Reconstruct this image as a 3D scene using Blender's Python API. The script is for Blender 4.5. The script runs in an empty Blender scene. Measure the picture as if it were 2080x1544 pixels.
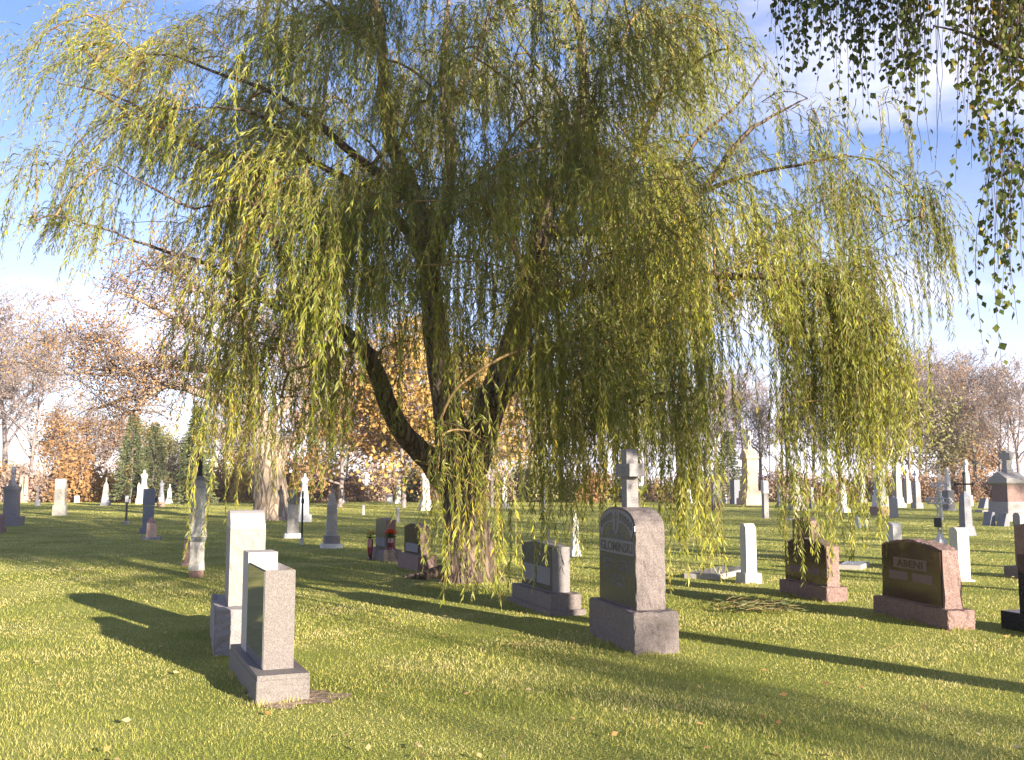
import bpy, bmesh, math, random
import numpy as np
from mathutils import Vector, Matrix, noise as mnoise

# ------------------------------------------------------------------ camera
C = bpy.context.scene.collection
SC = bpy.context.scene
FPX = 2022.0            # focal length in pixels of a 2080 px wide picture
CX, CY = 1040.0, 772.0
HORIZON = 985.0
CAM_Z = 1.6
PITCH = math.atan((HORIZON-CY)/FPX)
cam_data = bpy.data.cameras.new("camera")
cam_data.sensor_width = 36.0
cam_data.lens = FPX/2080.0*36.0
cam_data.clip_start = 0.05
cam_data.clip_end = 3000.0
cam = bpy.data.objects.new("camera", cam_data)
cam.location = (0, 0, CAM_Z)
cam.rotation_euler = (math.pi/2+PITCH, 0, 0)
C.objects.link(cam)
SC.camera = cam

# ------------------------------------------------------------------ sun, sky, exposure
SUN_EL = math.radians(13.0)
SUN_DIR = Vector((0.622, -0.783, 0)).normalized()          # horizontal direction towards the sun
to_sun = Vector((SUN_DIR.x*math.cos(SUN_EL), SUN_DIR.y*math.cos(SUN_EL), math.sin(SUN_EL)))
sd = bpy.data.lights.new("sun", 'SUN')
sd.energy = 5.0
sd.angle = math.radians(0.55)
sd.color = (1.0, 0.89, 0.72)
so = bpy.data.objects.new("sun", sd)
so.rotation_euler = (-to_sun).to_track_quat('-Z', 'Y').to_euler()
so.location = (20, -25, 20)
C.objects.link(so)

world = bpy.data.worlds.new("World")
SC.world = world
world.use_nodes = True
wn, wl = world.node_tree.nodes, world.node_tree.links
wn.clear()
w_out = wn.new('ShaderNodeOutputWorld')
w_bg = wn.new('ShaderNodeBackground')
w_sky = wn.new('ShaderNodeTexSky')
w_sky.sky_type = 'NISHITA'
w_sky.sun_disc = False
w_sky.sun_elevation = SUN_EL
w_sky.sun_rotation = math.atan2(SUN_DIR.x, SUN_DIR.y)
w_sky.altitude = 100
w_sky.air_density = 1.0
w_sky.dust_density = 0.1
w_sky.ozone_density = 3.2
w_bg.inputs['Strength'].default_value = 0.068
# thin high clouds: white streaks low in the sky, lilac wisps higher up
w_tc = wn.new('ShaderNodeTexCoord')
w_map = wn.new('ShaderNodeMapping')
w_map.inputs['Scale'].default_value = (1.0, 1.0, 3.2)
w_map.inputs['Location'].default_value = (0.35, 0.2, 0.1)
w_noise = wn.new('ShaderNodeTexNoise')
w_noise.inputs['Scale'].default_value = 2.6
w_noise.inputs['Detail'].default_value = 7.0
w_noise.inputs['Roughness'].default_value = 0.52
w_ramp = wn.new('ShaderNodeValToRGB')
w_ramp.color_ramp.elements[0].position = 0.49
w_ramp.color_ramp.elements[1].position = 0.72
w_ramp.color_ramp.elements[0].color = (0, 0, 0, 1)
w_ramp.color_ramp.elements[1].color = (0.75, 0.75, 0.75, 1)
w_mix = wn.new('ShaderNodeMix'); w_mix.data_type = 'RGBA'
w_mix.inputs[7].default_value = (7.6, 7.2, 8.2, 1)
w_sep = wn.new('ShaderNodeSeparateXYZ')
w_low = wn.new('ShaderNodeMapRange')       # a band of haze cloud lies near the horizon
w_low.inputs['From Min'].default_value = 0.34
w_low.inputs['From Max'].default_value = 0.02
w_low.inputs['To Min'].default_value = 0.0
w_low.inputs['To Max'].default_value = 0.5
w_add = wn.new('ShaderNodeMath'); w_add.operation = 'ADD'; w_add.use_clamp = True
wl.new(w_tc.outputs['Generated'], w_map.inputs['Vector'])
wl.new(w_map.outputs['Vector'], w_noise.inputs['Vector'])
wl.new(w_noise.outputs['Fac'], w_ramp.inputs['Fac'])
wl.new(w_tc.outputs['Generated'], w_sep.inputs['Vector'])
wl.new(w_sep.outputs['Z'], w_low.inputs['Value'])
wl.new(w_ramp.outputs['Color'], w_add.inputs[0])
wl.new(w_low.outputs['Result'], w_add.inputs[1])
wl.new(w_add.outputs['Value'], w_mix.inputs['Factor'])
w_tint = wn.new('ShaderNodeMix'); w_tint.data_type = 'RGBA'; w_tint.blend_type = 'MULTIPLY'; w_tint.inputs['Factor'].default_value = 1.0
w_tint.inputs[7].default_value = (1.22, 1.06, 1.22, 1)
wl.new(w_sky.outputs['Color'], w_tint.inputs[6]); wl.new(w_tint.outputs[2], w_mix.inputs[6])
wl.new(w_mix.outputs[2], w_bg.inputs['Color'])
wl.new(w_bg.outputs['Background'], w_out.inputs['Surface'])

SC.view_settings.view_transform = 'Standard'
SC.view_settings.look = 'None'
SC.view_settings.exposure = 1.75
SC.view_settings.gamma = 1.0
SC.view_settings.use_curve_mapping = False
SC.render.engine = 'CYCLES'
SC.cycles.max_bounces = 6
SC.cycles.diffuse_bounces = 3
SC.cycles.glossy_bounces = 2
SC.cycles.transmission_bounces = 3
SC.cycles.transparent_max_bounces = 4

# ------------------------------------------------------------------ where things stand
cp, sp_ = math.cos(PITCH), math.sin(PITCH)
def P(px, py, Y):
    """the point at distance Y that the photograph shows at this pixel"""
    u = (px-CX)/FPX; v = (CY-py)/FPX
    dy = cp - v*sp_; dz = sp_ + v*cp
    return Vector((u*Y/dy, Y, CAM_Z + dz*Y/dy))
def Yof(py, z=0.0):
    v = (CY-py)/FPX
    return (z-CAM_Z)*(cp - v*sp_)/(sp_ + v*cp)
def G(px, py, z=0.0):
    return P(px, py, Yof(py, z))

# ------------------------------------------------------------------ object helpers
def mesh_from(name, verts, faces, smooth=False):
    verts = np.asarray(verts, dtype=np.float32).reshape(-1, 3)
    faces = np.asarray(faces, dtype=np.int32)
    m = bpy.data.meshes.new(name)
    n, k = faces.shape
    m.vertices.add(len(verts)); m.vertices.foreach_set('co', verts.ravel())
    m.loops.add(n*k); m.loops.foreach_set('vertex_index', faces.ravel())
    m.polygons.add(n)
    m.polygons.foreach_set('loop_start', np.arange(0, n*k, k, dtype=np.int32))
    m.polygons.foreach_set('loop_total', np.full(n, k, dtype=np.int32))
    if smooth: m.polygons.foreach_set('use_smooth', np.ones(n, dtype=bool))
    m.update(calc_edges=True)
    return m
def link(name, mesh, mat=None, parent=None, loc=None, rotz=None):
    o = bpy.data.objects.new(name, mesh)
    C.objects.link(o)
    if mat is not None and mesh is not None and not mesh.materials: mesh.materials.append(mat)
    if parent is not None: o.parent = parent
    if loc is not None: o.location = loc
    if rotz is not None: o.rotation_euler = (0, 0, rotz)
    return o
def tag(o, label=None, cat=None, group=None, kind=None):
    if label: o['label'] = label
    if cat: o['category'] = cat
    if group: o['group'] = group
    if kind: o['kind'] = kind
    return o
def thing(name, label, cat, loc=(0, 0, 0), rotz=0.0, group=None):
    o = bpy.data.objects.new(name, None)
    o.empty_display_size = 0.3
    C.objects.link(o)
    o.location = loc; o.rotation_euler = (0, 0, rotz)
    return tag(o, label, cat, group)

# ------------------------------------------------------------------ materials
def new_mat(name):
    m = bpy.data.materials.new(name); m.use_nodes = True
    return m, m.node_tree.nodes, m.node_tree.links, m.node_tree.nodes['Principled BSDF']
def rgb(c): return (c[0], c[1], c[2], 1.0)
_stone = {}
def stone_mat(name, c1, c2, rough=0.75, speck=160.0, bump=0.35, stain=0.5, stain_col=(0.16, 0.15, 0.12), spec=0.35, coarse=14.0):
    """granite: fine speckle, cloudy tone, weather stains, chiselled bump"""
    if name in _stone: return _stone[name]
    m, n, l, b = new_mat(name)
    tc = n.new('ShaderNodeTexCoord')
    v = n.new('ShaderNodeTexVoronoi'); v.inputs['Scale'].default_value = speck
    no = n.new('ShaderNodeTexNoise'); no.inputs['Scale'].default_value = 5.0; no.inputs['Detail'].default_value = 6; no.inputs['Roughness'].default_value = 0.65
    nb = n.new('ShaderNodeTexNoise'); nb.inputs['Scale'].default_value = coarse; nb.inputs['Detail'].default_value = 5
    nf = n.new('ShaderNodeTexNoise'); nf.inputs['Scale'].default_value = 90.0; nf.inputs['Detail'].default_value = 3
    for x in (v, no, nb, nf): l.new(tc.outputs['Object'], x.inputs['Vector'])
    mx = n.new('ShaderNodeMix'); mx.data_type = 'RGBA'
    mx.inputs[6].default_value = rgb(c1); mx.inputs[7].default_value = rgb(c2)
    sep = n.new('ShaderNodeSeparateColor'); l.new(v.outputs['Color'], sep.inputs['Color'])
    l.new(sep.outputs['Red'], mx.inputs['Factor'])
    r = n.new('ShaderNodeValToRGB'); r.color_ramp.elements[0].position = 0.5; r.color_ramp.elements[1].position = 0.78
    r.color_ramp.elements[1].color = (stain, stain, stain, 1)
    l.new(no.outputs['Fac'], r.inputs['Fac'])
    ms = n.new('ShaderNodeMix'); ms.data_type = 'RGBA'; ms.inputs[7].default_value = rgb(stain_col)
    l.new(mx.outputs[2], ms.inputs[6]); l.new(r.outputs['Color'], ms.inputs['Factor'])
    l.new(ms.outputs[2], b.inputs['Base Color'])
    b.inputs['Roughness'].default_value = rough
    b.inputs['Specular IOR Level'].default_value = spec
    if bump > 0:
        ad = n.new('ShaderNodeMath'); ad.operation = 'MULTIPLY_ADD'; ad.inputs[1].default_value = 0.25
        l.new(nf.outputs['Fac'], ad.inputs[0]); l.new(nb.outputs['Fac'], ad.inputs[2])
        bp = n.new('ShaderNodeBump'); bp.inputs['Strength'].default_value = bump; bp.inputs['Distance'].default_value = 0.03
        l.new(ad.outputs['Value'], bp.inputs['Height']); l.new(bp.outputs['Normal'], b.inputs['Normal'])
    _stone[name] = m
    return m
M = {}
M['grey'] = stone_mat('grey_granite', (0.10, 0.085, 0.08), (0.21, 0.185, 0.175), speck=190, bump=0.25, stain=0.2)
M['greypol'] = stone_mat('polished_grey_granite', (0.10, 0.10, 0.10), (0.20, 0.19, 0.19), rough=0.06, speck=260, bump=0, stain=0.1, spec=0.8)
M['greydark'] = stone_mat('dark_grey_granite', (0.13, 0.12, 0.125), (0.24, 0.22, 0.22), speck=200, bump=0.4, stain=0.4, stain_col=(0.08, 0.075, 0.07))
M['pale'] = stone_mat('pale_granite', (0.21, 0.188, 0.165), (0.31, 0.283, 0.255), speck=150, bump=0.7, stain=0.25, stain_col=(0.35, 0.33, 0.28), coarse=9)
M['palesm'] = stone_mat('smooth_pale_granite', (0.34, 0.31, 0.295), (0.43, 0.40, 0.38), speck=200, bump=0.15, stain=0.12, stain_col=(0.4, 0.38, 0.34))
M['bluegrey'] = stone_mat('blue_grey_granite', (0.17, 0.155, 0.158), (0.27, 0.25, 0.25), speck=170, bump=0.6, stain=0.3, stain_col=(0.2, 0.19, 0.19), coarse=10)
M['tan'] = stone_mat('rough_taupe_granite', (0.115, 0.094, 0.09), (0.21, 0.175, 0.165), speck=120, bump=1.0, stain=0.5, stain_col=(0.16, 0.13, 0.12), coarse=10)
M['slatepol'] = stone_mat('polished_dark_grey_granite', (0.05, 0.046, 0.048), (0.10, 0.092, 0.092), rough=0.2, speck=220, bump=0, stain=0.2, stain_col=(0.06, 0.06, 0.06), spec=0.6)
M['brown'] = stone_mat('rough_brown_granite', (0.13, 0.08, 0.072), (0.28, 0.19, 0.17), speck=110, bump=1.0, stain=0.4, stain_col=(0.13, 0.07, 0.06), coarse=12)
M['brownpol'] = stone_mat('polished_brown_granite', (0.035, 0.018, 0.016), (0.085, 0.046, 0.038), rough=0.12, speck=200, bump=0, stain=0.2, stain_col=(0.04, 0.02, 0.02), spec=0.55)
M['frost'] = stone_mat('frosted_carving', (0.17, 0.165, 0.18), (0.24, 0.235, 0.25), rough=0.9, speck=220, bump=0.1, stain=0.1)
M['frostbrown'] = stone_mat('frosted_brown_carving', (0.15, 0.10, 0.10), (0.21, 0.15, 0.15), rough=0.9, speck=220, bump=0.1, stain=0.1)
M['white'] = stone_mat('white_marble', (0.50, 0.49, 0.48), (0.60, 0.59, 0.58), speck=80, bump=0.12, stain=0.35, stain_col=(0.42, 0.41, 0.37))
M['old'] = stone_mat('weathered_white_marble', (0.36, 0.34, 0.31), (0.48, 0.46, 0.43), speck=60, bump=0.4, stain=0.9, stain_col=(0.12, 0.11, 0.08), coarse=12)
M['black'] = stone_mat('black_granite', (0.012, 0.012, 0.014), (0.03, 0.03, 0.034), rough=0.12, speck=220, bump=0, stain=0.1, spec=0.6)
M['slate'] = stone_mat('slate_blue_stone', (0.13, 0.135, 0.16), (0.22, 0.22, 0.25), speck=60, bump=0.3, stain=0.4, stain_col=(0.09, 0.09, 0.10))
M['pink'] = stone_mat('pink_granite', (0.36, 0.235, 0.18), (0.48, 0.34, 0.27), speck=50, bump=0.2, stain=0.3, stain_col=(0.45, 0.33, 0.28))
M['mid'] = stone_mat('plain_grey_stone', (0.23, 0.215, 0.205), (0.36, 0.335, 0.32), speck=60, bump=0.3, stain=0.5, stain_col=(0.2, 0.19, 0.17))
M['cream'] = stone_mat('cream_stone', (0.48, 0.43, 0.36), (0.60, 0.56, 0.49), speck=60, bump=0.2, stain=0.4, stain_col=(0.4, 0.36, 0.29))
M['red'] = stone_mat('red_granite', (0.20, 0.12, 0.095), (0.31, 0.20, 0.16), speck=60, bump=0.2, stain=0.3, stain_col=(0.2, 0.09, 0.07))
M['concrete'] = stone_mat('weathered_concrete', (0.42, 0.40, 0.36), (0.55, 0.52, 0.48), speck=70, bump=0.6, stain=0.5, stain_col=(0.22, 0.2, 0.17))
m, n, l, b = new_mat('black_iron'); M['iron'] = m
b.inputs['Base Color'].default_value = (0.03, 0.03, 0.033, 1); b.inputs['Roughness'].default_value = 0.55; b.inputs['Metallic'].default_value = 0.6
m, n, l, b = new_mat('silver_iron'); M['silver'] = m
b.inputs['Base Color'].default_value = (0.42, 0.42, 0.43, 1); b.inputs['Roughness'].default_value = 0.45; b.inputs['Metallic'].default_value = 0.6
def plain(name, c, rough=0.6):
    m, n, l, b = new_mat(name)
    tc = n.new('ShaderNodeTexCoord'); no = n.new('ShaderNodeTexNoise'); no.inputs['Scale'].default_value = 60
    l.new(tc.outputs['Object'], no.inputs['Vector'])
    mx = n.new('ShaderNodeMix'); mx.data_type = 'RGBA'
    mx.inputs[6].default_value = rgb([x*0.75 for x in c]); mx.inputs[7].default_value = rgb([min(1, x*1.2) for x in c])
    l.new(no.outputs['Fac'], mx.inputs['Factor']); l.new(mx.outputs[2], b.inputs['Base Color'])
    b.inputs['Roughness'].default_value = rough
    return m
M['petal_red'] = plain('orange_red_petals', (0.95, 0.13, 0.02))
M['petal_yellow'] = plain('yellow_petals', (0.72, 0.42, 0.03))
M['vase'] = plain('dark_red_vase', (0.10, 0.015, 0.025), 0.15)
M['stem_green'] = plain('flower_leaves', (0.05, 0.10, 0.02))

def leaf_mat(name, cols, patch_scale=0.35, trans=0.35, rough=0.5, under=None, spec=0.3, pos=None, patch=1.5):
    """leaf colours vary leaf by leaf and by spray; thin leaves pass some light"""
    m, n, l, b = new_mat(name)
    geo = n.new('ShaderNodeNewGeometry')
    tc = n.new('ShaderNodeTexCoord')
    no = n.new('ShaderNodeTexNoise'); no.inputs['Scale'].default_value = patch_scale; no.inputs['Detail'].default_value = 3
    l.new(tc.outputs['Object'], no.inputs['Vector'])
    ma = n.new('ShaderNodeMath'); ma.operation = 'MULTIPLY_ADD'; ma.inputs[1].default_value = 0.62
    mb = n.new('ShaderNodeMath'); mb.operation = 'MULTIPLY_ADD'; mb.inputs[1].default_value = patch; mb.inputs[2].default_value = 0.2-patch*0.5
    l.new(no.outputs['Fac'], mb.inputs[0]); l.new(geo.outputs['Random Per Island'], ma.inputs[0]); l.new(mb.outputs['Value'], ma.inputs[2])
    r = n.new('ShaderNodeValToRGB')
    els = r.color_ramp.elements
    k = len(cols)
    while len(els) < k: els.new(0.5)
    for i, c in enumerate(cols):
        els[i].position = (pos[i] if pos else i/(k-1)); els[i].color = rgb(c)
    l.new(ma.outputs['Value'], r.inputs['Fac'])
    col = r.outputs['Color']
    if under:
        mu = n.new('ShaderNodeMix'); mu.data_type = 'RGBA'; mu.inputs[7].default_value = rgb(under)
        f = n.new('ShaderNodeMath'); f.operation = 'MULTIPLY'; f.inputs[1].default_value = 0.6
        l.new(geo.outputs['Backfacing'], f.inputs[0]); l.new(f.outputs['Value'], mu.inputs['Factor'])
        l.new(col, mu.inputs[6]); col = mu.outputs[2]
    l.new(col, b.inputs['Base Color'])
    b.inputs['Roughness'].default_value = rough
    b.inputs['Specular IOR Level'].default_value = spec
    t = n.new('ShaderNodeBsdfTranslucent'); l.new(col, t.inputs['Color'])
    mix = n.new('ShaderNodeMixShader'); mix.inputs['Fac'].default_value = trans
    out = n['Material Output']
    l.new(b.outputs['BSDF'], mix.inputs[1]); l.new(t.outputs['BSDF'], mix.inputs[2]); l.new(mix.outputs['Shader'], out.inputs['Surface'])
    return m
M['willow_leaf'] = leaf_mat('willow_leaves', [(0.07, 0.10, 0.010), (0.16, 0.19, 0.018), (0.29, 0.29, 0.03), (0.44, 0.38, 0.045), (0.58, 0.42, 0.05)], 0.45, 0.25, 0.4, (0.28, 0.29, 0.10), 0.2, pos=[0.0, 0.40, 0.70, 0.95, 1.0])
M['birch_leaf'] = leaf_mat('birch_leaves', [(0.04, 0.058, 0.012), (0.085, 0.11, 0.018), (0.19, 0.18, 0.03), (0.55, 0.34, 0.06)], 0.8, 0.3, 0.5, None, 0.3, pos=[0, 0.5, 0.9, 1.0])
M['far_tan'] = leaf_mat('pinkish_tan_leaves', [(0.30, 0.20, 0.16), (0.42, 0.31, 0.24), (0.48, 0.34, 0.25)], 0.3, 0.3, 0.8)
M['far_orange'] = leaf_mat('orange_leaves', [(0.27, 0.15, 0.07), (0.42, 0.24, 0.10), (0.50, 0.32, 0.14)], 0.3, 0.35, 0.8)
M['far_yellow'] = leaf_mat('yellow_leaves', [(0.32, 0.20, 0.07), (0.52, 0.33, 0.09), (0.60, 0.44, 0.15)], 0.3, 0.35, 0.8)
M['far_olive'] = leaf_mat('olive_leaves', [(0.15, 0.13, 0.05), (0.26, 0.24, 0.09), (0.33, 0.30, 0.14)], 0.3, 0.3, 0.8)
M['far_rust'] = leaf_mat('rust_leaves', [(0.20, 0.115, 0.07), (0.32, 0.20, 0.12), (0.42, 0.29, 0.18)], 0.3, 0.3, 0.8)
M['needles'] = leaf_mat('spruce_needles', [(0.05, 0.07, 0.03), (0.11, 0.13, 0.05), (0.20, 0.20, 0.09)], 0.6, 0.1, 0.7)
M['grass'] = leaf_mat('grass_blades', [(0.09, 0.13, 0.016), (0.25, 0.275, 0.045), (0.48, 0.425, 0.13), (0.66, 0.55, 0.28)], 0.75, 0.22, 0.6, None, 0.2, pos=[0, 0.3, 0.65, 1.0], patch=1.6)
M['litter'] = leaf_mat('fallen_leaf_litter', [(0.30, 0.14, 0.04), (0.50, 0.32, 0.12), (0.62, 0.50, 0.28)], 1.0, 0.2, 0.7)

def bark_mat(name, c1, c2, scale=9.0, bump=0.9):
    m, n, l, b = new_mat(name)
    tc = n.new('ShaderNodeTexCoord'); mp = n.new('ShaderNodeMapping'); mp.inputs['Scale'].default_value = (1, 1, 0.22)
    l.new(tc.outputs['Object'], mp.inputs['Vector'])
    v = n.new('ShaderNodeTexVoronoi'); v.feature = 'DISTANCE_TO_EDGE'; v.inputs['Scale'].default_value = scale
    no = n.new('ShaderNodeTexNoise'); no.inputs['Scale'].default_value = scale*0.8; no.inputs['Detail'].default_value = 6; no.inputs['Distortion'].default_value = 0.8
    l.new(mp.outputs['Vector'], no.inputs['Vector'])
    ad = n.new('ShaderNodeVectorMath'); ad.operation = 'ADD'
    sc = n.new('ShaderNodeVectorMath'); sc.operation = 'SCALE'; sc.inputs['Scale'].default_value = 0.12
    l.new(no.outputs['Color'], sc.inputs[0]); l.new(mp.outputs['Vector'], ad.inputs[0]); l.new(sc.outputs['Vector'], ad.inputs[1])
    l.new(ad.outputs['Vector'], v.inputs['Vector'])
    mm = n.new('ShaderNodeMath'); mm.operation = 'MULTIPLY'; l.new(v.outputs['Distance'], mm.inputs[0]); mm.inputs[1].default_value = 4.0
    ma = n.new('ShaderNodeMath'); ma.operation = 'ADD'; ma.use_clamp = True
    m3 = n.new('ShaderNodeMath'); m3.operation = 'MULTIPLY'; m3.inputs[1].default_value = 0.5
    l.new(no.outputs['Fac'], m3.inputs[0]); l.new(mm.outputs['Value'], ma.inputs[0]); l.new(m3.outputs['Value'], ma.inputs[1])
    mx = n.new('ShaderNodeMix'); mx.data_type = 'RGBA'; mx.inputs[6].default_value = rgb(c1); mx.inputs[7].default_value = rgb(c2)
    l.new(ma.outputs['Value'], mx.inputs['Factor']); l.new(mx.outputs[2], b.inputs['Base Color'])
    bp = n.new('ShaderNodeBump'); bp.inputs['Strength'].default_value = bump; bp.inputs['Distance'].default_value = 0.06
    l.new(ma.outputs['Value'], bp.inputs['Height']); l.new(bp.outputs['Normal'], b.inputs['Normal'])
    b.inputs['Roughness'].default_value = 0.9; b.inputs['Specular IOR Level'].default_value = 0.15
    return m
M['willow_bark'] = bark_mat('willow_bark', (0.04, 0.028, 0.022), (0.17, 0.125, 0.095))
M['twig_bark'] = bark_mat('willow_twig_bark', (0.16, 0.10, 0.045), (0.30, 0.20, 0.09), 20, 0.2)
M['old_bark'] = bark_mat('old_tree_bark', (0.14, 0.10, 0.07), (0.42, 0.33, 0.24), 5.0)
M['far_bark'] = bark_mat('far_tree_bark', (0.13, 0.10, 0.095), (0.27, 0.22, 0.21), 5.0, 0.3)
M['birch_bark'] = bark_mat('birch_twig_bark', (0.05, 0.035, 0.035), (0.11, 0.08, 0.075), 20, 0.2)
M['white_bark'] = bark_mat('birch_trunk_bark', (0.06, 0.05, 0.05), (0.6, 0.58, 0.55), 6, 0.4)

# ground: short turf, soil showing through, patchy green and straw
m, n, l, b = new_mat('turf'); M['turf'] = m
tc = n.new('ShaderNodeTexCoord')
n1 = n.new('ShaderNodeTexNoise'); n1.inputs['Scale'].default_value = 0.55; n1.inputs['Detail'].default_value = 5
n2 = n.new('ShaderNodeTexNoise'); n2.inputs['Scale'].default_value = 45.0; n2.inputs['Detail'].default_value = 4
l.new(tc.outputs['Object'], n1.inputs['Vector']); l.new(tc.outputs['Object'], n2.inputs['Vector'])
ma = n.new('ShaderNodeMath'); ma.operation = 'MULTIPLY_ADD'; ma.inputs[1].default_value = 0.5
mb = n.new('ShaderNodeMath'); mb.operation = 'MULTIPLY'; mb.inputs[1].default_value = 0.55
l.new(n1.outputs['Fac'], ma.inputs[0]); l.new(n2.outputs['Fac'], mb.inputs[0]); l.new(mb.outputs['Value'], ma.inputs[2])
r = n.new('ShaderNodeValToRGB'); e = r.color_ramp.elements
e[0].position = 0.3; e[0].color = (0.09, 0.11, 0.02, 1); e[1].position = 0.75; e[1].color = (0.40, 0.37, 0.13, 1)
e2 = e.new(0.52); e2.color = (0.22, 0.24, 0.05, 1)
l.new(ma.outputs['Value'], r.inputs['Fac']); l.new(r.outputs['Color'], b.inputs['Base Color'])
b.inputs['Roughness'].default_value = 0.95; b.inputs['Specular IOR Level'].default_value = 0.1
bp = n.new('ShaderNodeBump'); bp.inputs['Strength'].default_value = 0.8; bp.inputs['Distance'].default_value = 0.04
l.new(n2.outputs['Fac'], bp.inputs['Height']); l.new(bp.outputs['Normal'], b.inputs['Normal'])
M['dirt'] = stone_mat('bare_soil', (0.20, 0.14, 0.09), (0.36, 0.27, 0.19), speck=60, bump=1.0, stain=0.6, stain_col=(0.10, 0.07, 0.045))

# ------------------------------------------------------------------ ground
def grid_mesh(name, x0, x1, y0, y1, nx, ny, zf):
    xs = np.linspace(x0, x1, nx+1); ys = np.linspace(y0, y1, ny+1)
    X, Yy = np.meshgrid(xs, ys)
    V = np.stack([X, Yy, zf(X, Yy)], -1).reshape(-1, 3)
    i = np.arange(ny)[:, None]*(nx+1)+np.arange(nx)[None, :]
    F = np.stack([i, i+1, i+nx+2, i+nx+1], -1).reshape(-1, 4)
    return mesh_from(name, V, F, True)
def ground_z(x, y):
    return 0.0*x
tag(link('ground', grid_mesh('ground', -900, 900, -200, 1600, 36, 36, ground_z), M['turf']), kind='structure')
# ------------------------------------------------------------------ grass (nobody could count it)
rng = np.random.default_rng(7)
def make_grass():
    N = 760000
    a, bb = 3.8**0.25, 118.0**0.25
    Y = (a + rng.random(N)*(bb-a))**4
    X = (rng.random(N)*2-1)*(0.6*Y+1.2)
    # clumpy: shift towards tuft centres
    X += 0.02*np.sin(Y*31+X*17)*np.minimum(Y/8, 2); Y += 0.02*np.sin(X*29)*np.minimum(Y/8, 2)
    # bare soil ring at the near headstone, stones keep their footprint clear
    keep = ((X+1.64)**2/0.36**2 + (Y-7.72)**2/0.34**2 > 0.2+0.9*rng.random(N)) | (rng.random(N) < 0.3)
    X, Y = X[keep], Y[keep]; n_ = len(X)
    ang = rng.random(n_)*2*np.pi
    w = 0.0040*(np.maximum(Y, 5)/6)**0.9*(0.7+0.6*rng.random(n_))*0.5
    h = (0.013+0.019*rng.random(n_)**1.5)*(0.75+0.5*(np.sin(X*1.3+np.sin(Y*0.9)*2)*0.5+0.5))
    tall = rng.random(n_) < 0.01
    h = np.where(tall, h*1.8, h)
    la = rng.random(n_)*2*np.pi; lean = h*(0.2+0.8*rng.random(n_))
    dx, dy = np.cos(ang)*w, np.sin(ang)*w
    V = np.empty((n_, 3, 3), np.float32)
    V[:, 0] = np.stack([X-dx, Y-dy, np.full(n_, -0.004)], -1)
    V[:, 1] = np.stack([X+dx, Y+dy, np.full(n_, -0.004)], -1)
    V[:, 2] = np.stack([X+np.cos(la)*lean, Y+np.sin(la)*lean, h], -1)
    F = np.arange(n_*3).reshape(-1, 3)
    T = []
    for cx, cy, phi, w_, t_ in RECTS:
        n2 = int((w_+t_)*2*420); s_ = rng.random(n2)*2*(w_+t_); off = 0.004+0.05*rng.random(n2)**1.6
        lx = np.where(s_ < w_, s_-w_/2, np.where(s_ < w_+t_, w_/2+off, np.where(s_ < 2*w_+t_, s_-w_-t_-w_/2, -w_/2-off)))
        ly = np.where(s_ < w_, -t_/2-off, np.where(s_ < w_+t_, s_-w_-t_/2, np.where(s_ < 2*w_+t_, t_/2+off, s_-2*w_-t_-t_/2)))
        c_, d_ = math.cos(phi), math.sin(phi)
        x = cx+lx*c_-ly*d_; y = cy+lx*d_+ly*c_
        clump = np.clip(np.sin(s_*9+cx)*0.5+np.sin(s_*23+cy)*0.5+0.35, 0.12, 1)
        hh = (0.02+0.05*rng.random(n2))*clump; a2 = rng.random(n2)*2*np.pi; ww = 0.0028; l2 = rng.random(n2)*2*np.pi
        B_ = np.empty((n2, 3, 3), np.float32)
        B_[:, 0] = np.stack([x-np.cos(a2)*ww, y-np.sin(a2)*ww, np.full(n2, -.004)], -1); B_[:, 1] = np.stack([x+np.cos(a2)*ww, y+np.sin(a2)*ww, np.full(n2, -.004)], -1)
        B_[:, 2] = np.stack([x+np.cos(l2)*hh*.4, y+np.sin(l2)*hh*.4, hh], -1); T.append(B_)
    V = np.concatenate([V]+T); F = np.arange(len(V)*3).reshape(-1, 3)
    o = link('grass', mesh_from('grass', V, F), M['grass'])
    tag(o, 'short mown green and straw coloured grass covering the cemetery lawn', 'grass', kind='stuff')
RECTS = []      # footprints of the near stones, where the mower leaves longer grass

# ------------------------------------------------------------------ stone building blocks (bmesh, local frame of a stone:
#   +X = the narrow end nearest the camera, -Y = the inscribed face, Z up)
def finish(bm, name, mat, parent, bevel=0.0, rough=0.0, seed=0, rough_axes='XZ', cuts=0, loc=None):
    if cuts:
        bmesh.ops.subdivide_edges(bm, edges=bm.edges[:], cuts=cuts, use_grid_fill=True)
    if rough > 0:
        bm.normal_update()
        for v in bm.verts:
            nrm = Vector((0, 0, 0))
            for f in v.link_faces:
                if ('X' in rough_axes and abs(f.normal.x) > 0.8) or ('Z' in rough_axes and f.normal.z > 0.5) or ('Y' in rough_axes and abs(f.normal.y) > 0.8):
                    nrm += f.normal
            if nrm.length > 0.01:
                q = v.co*7.0 + Vector((seed*3.1, seed, 0))
                q2 = v.co*23.0 + Vector((seed, seed*2, 5))
                v.co += nrm.normalized()*rough*(mnoise.noise(q)*0.9+mnoise.noise(q2)*0.6)
    if bevel > 0:
        es = [e for e in bm.edges if len(e.link_faces) == 2 and e.calc_face_angle(0) > 0.6]
        bmesh.ops.bevel(bm, geom=es, offset=bevel, segments=2, affect='EDGES', clamp_overlap=True)
    bmesh.ops.recalc_face_normals(bm, faces=bm.faces[:])
    me = bpy.data.meshes.new(name); bm.to_mesh(me); bm.free()
    o = link(name, me, mat, parent)
    if loc is not None: o.location = loc
    return o
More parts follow.
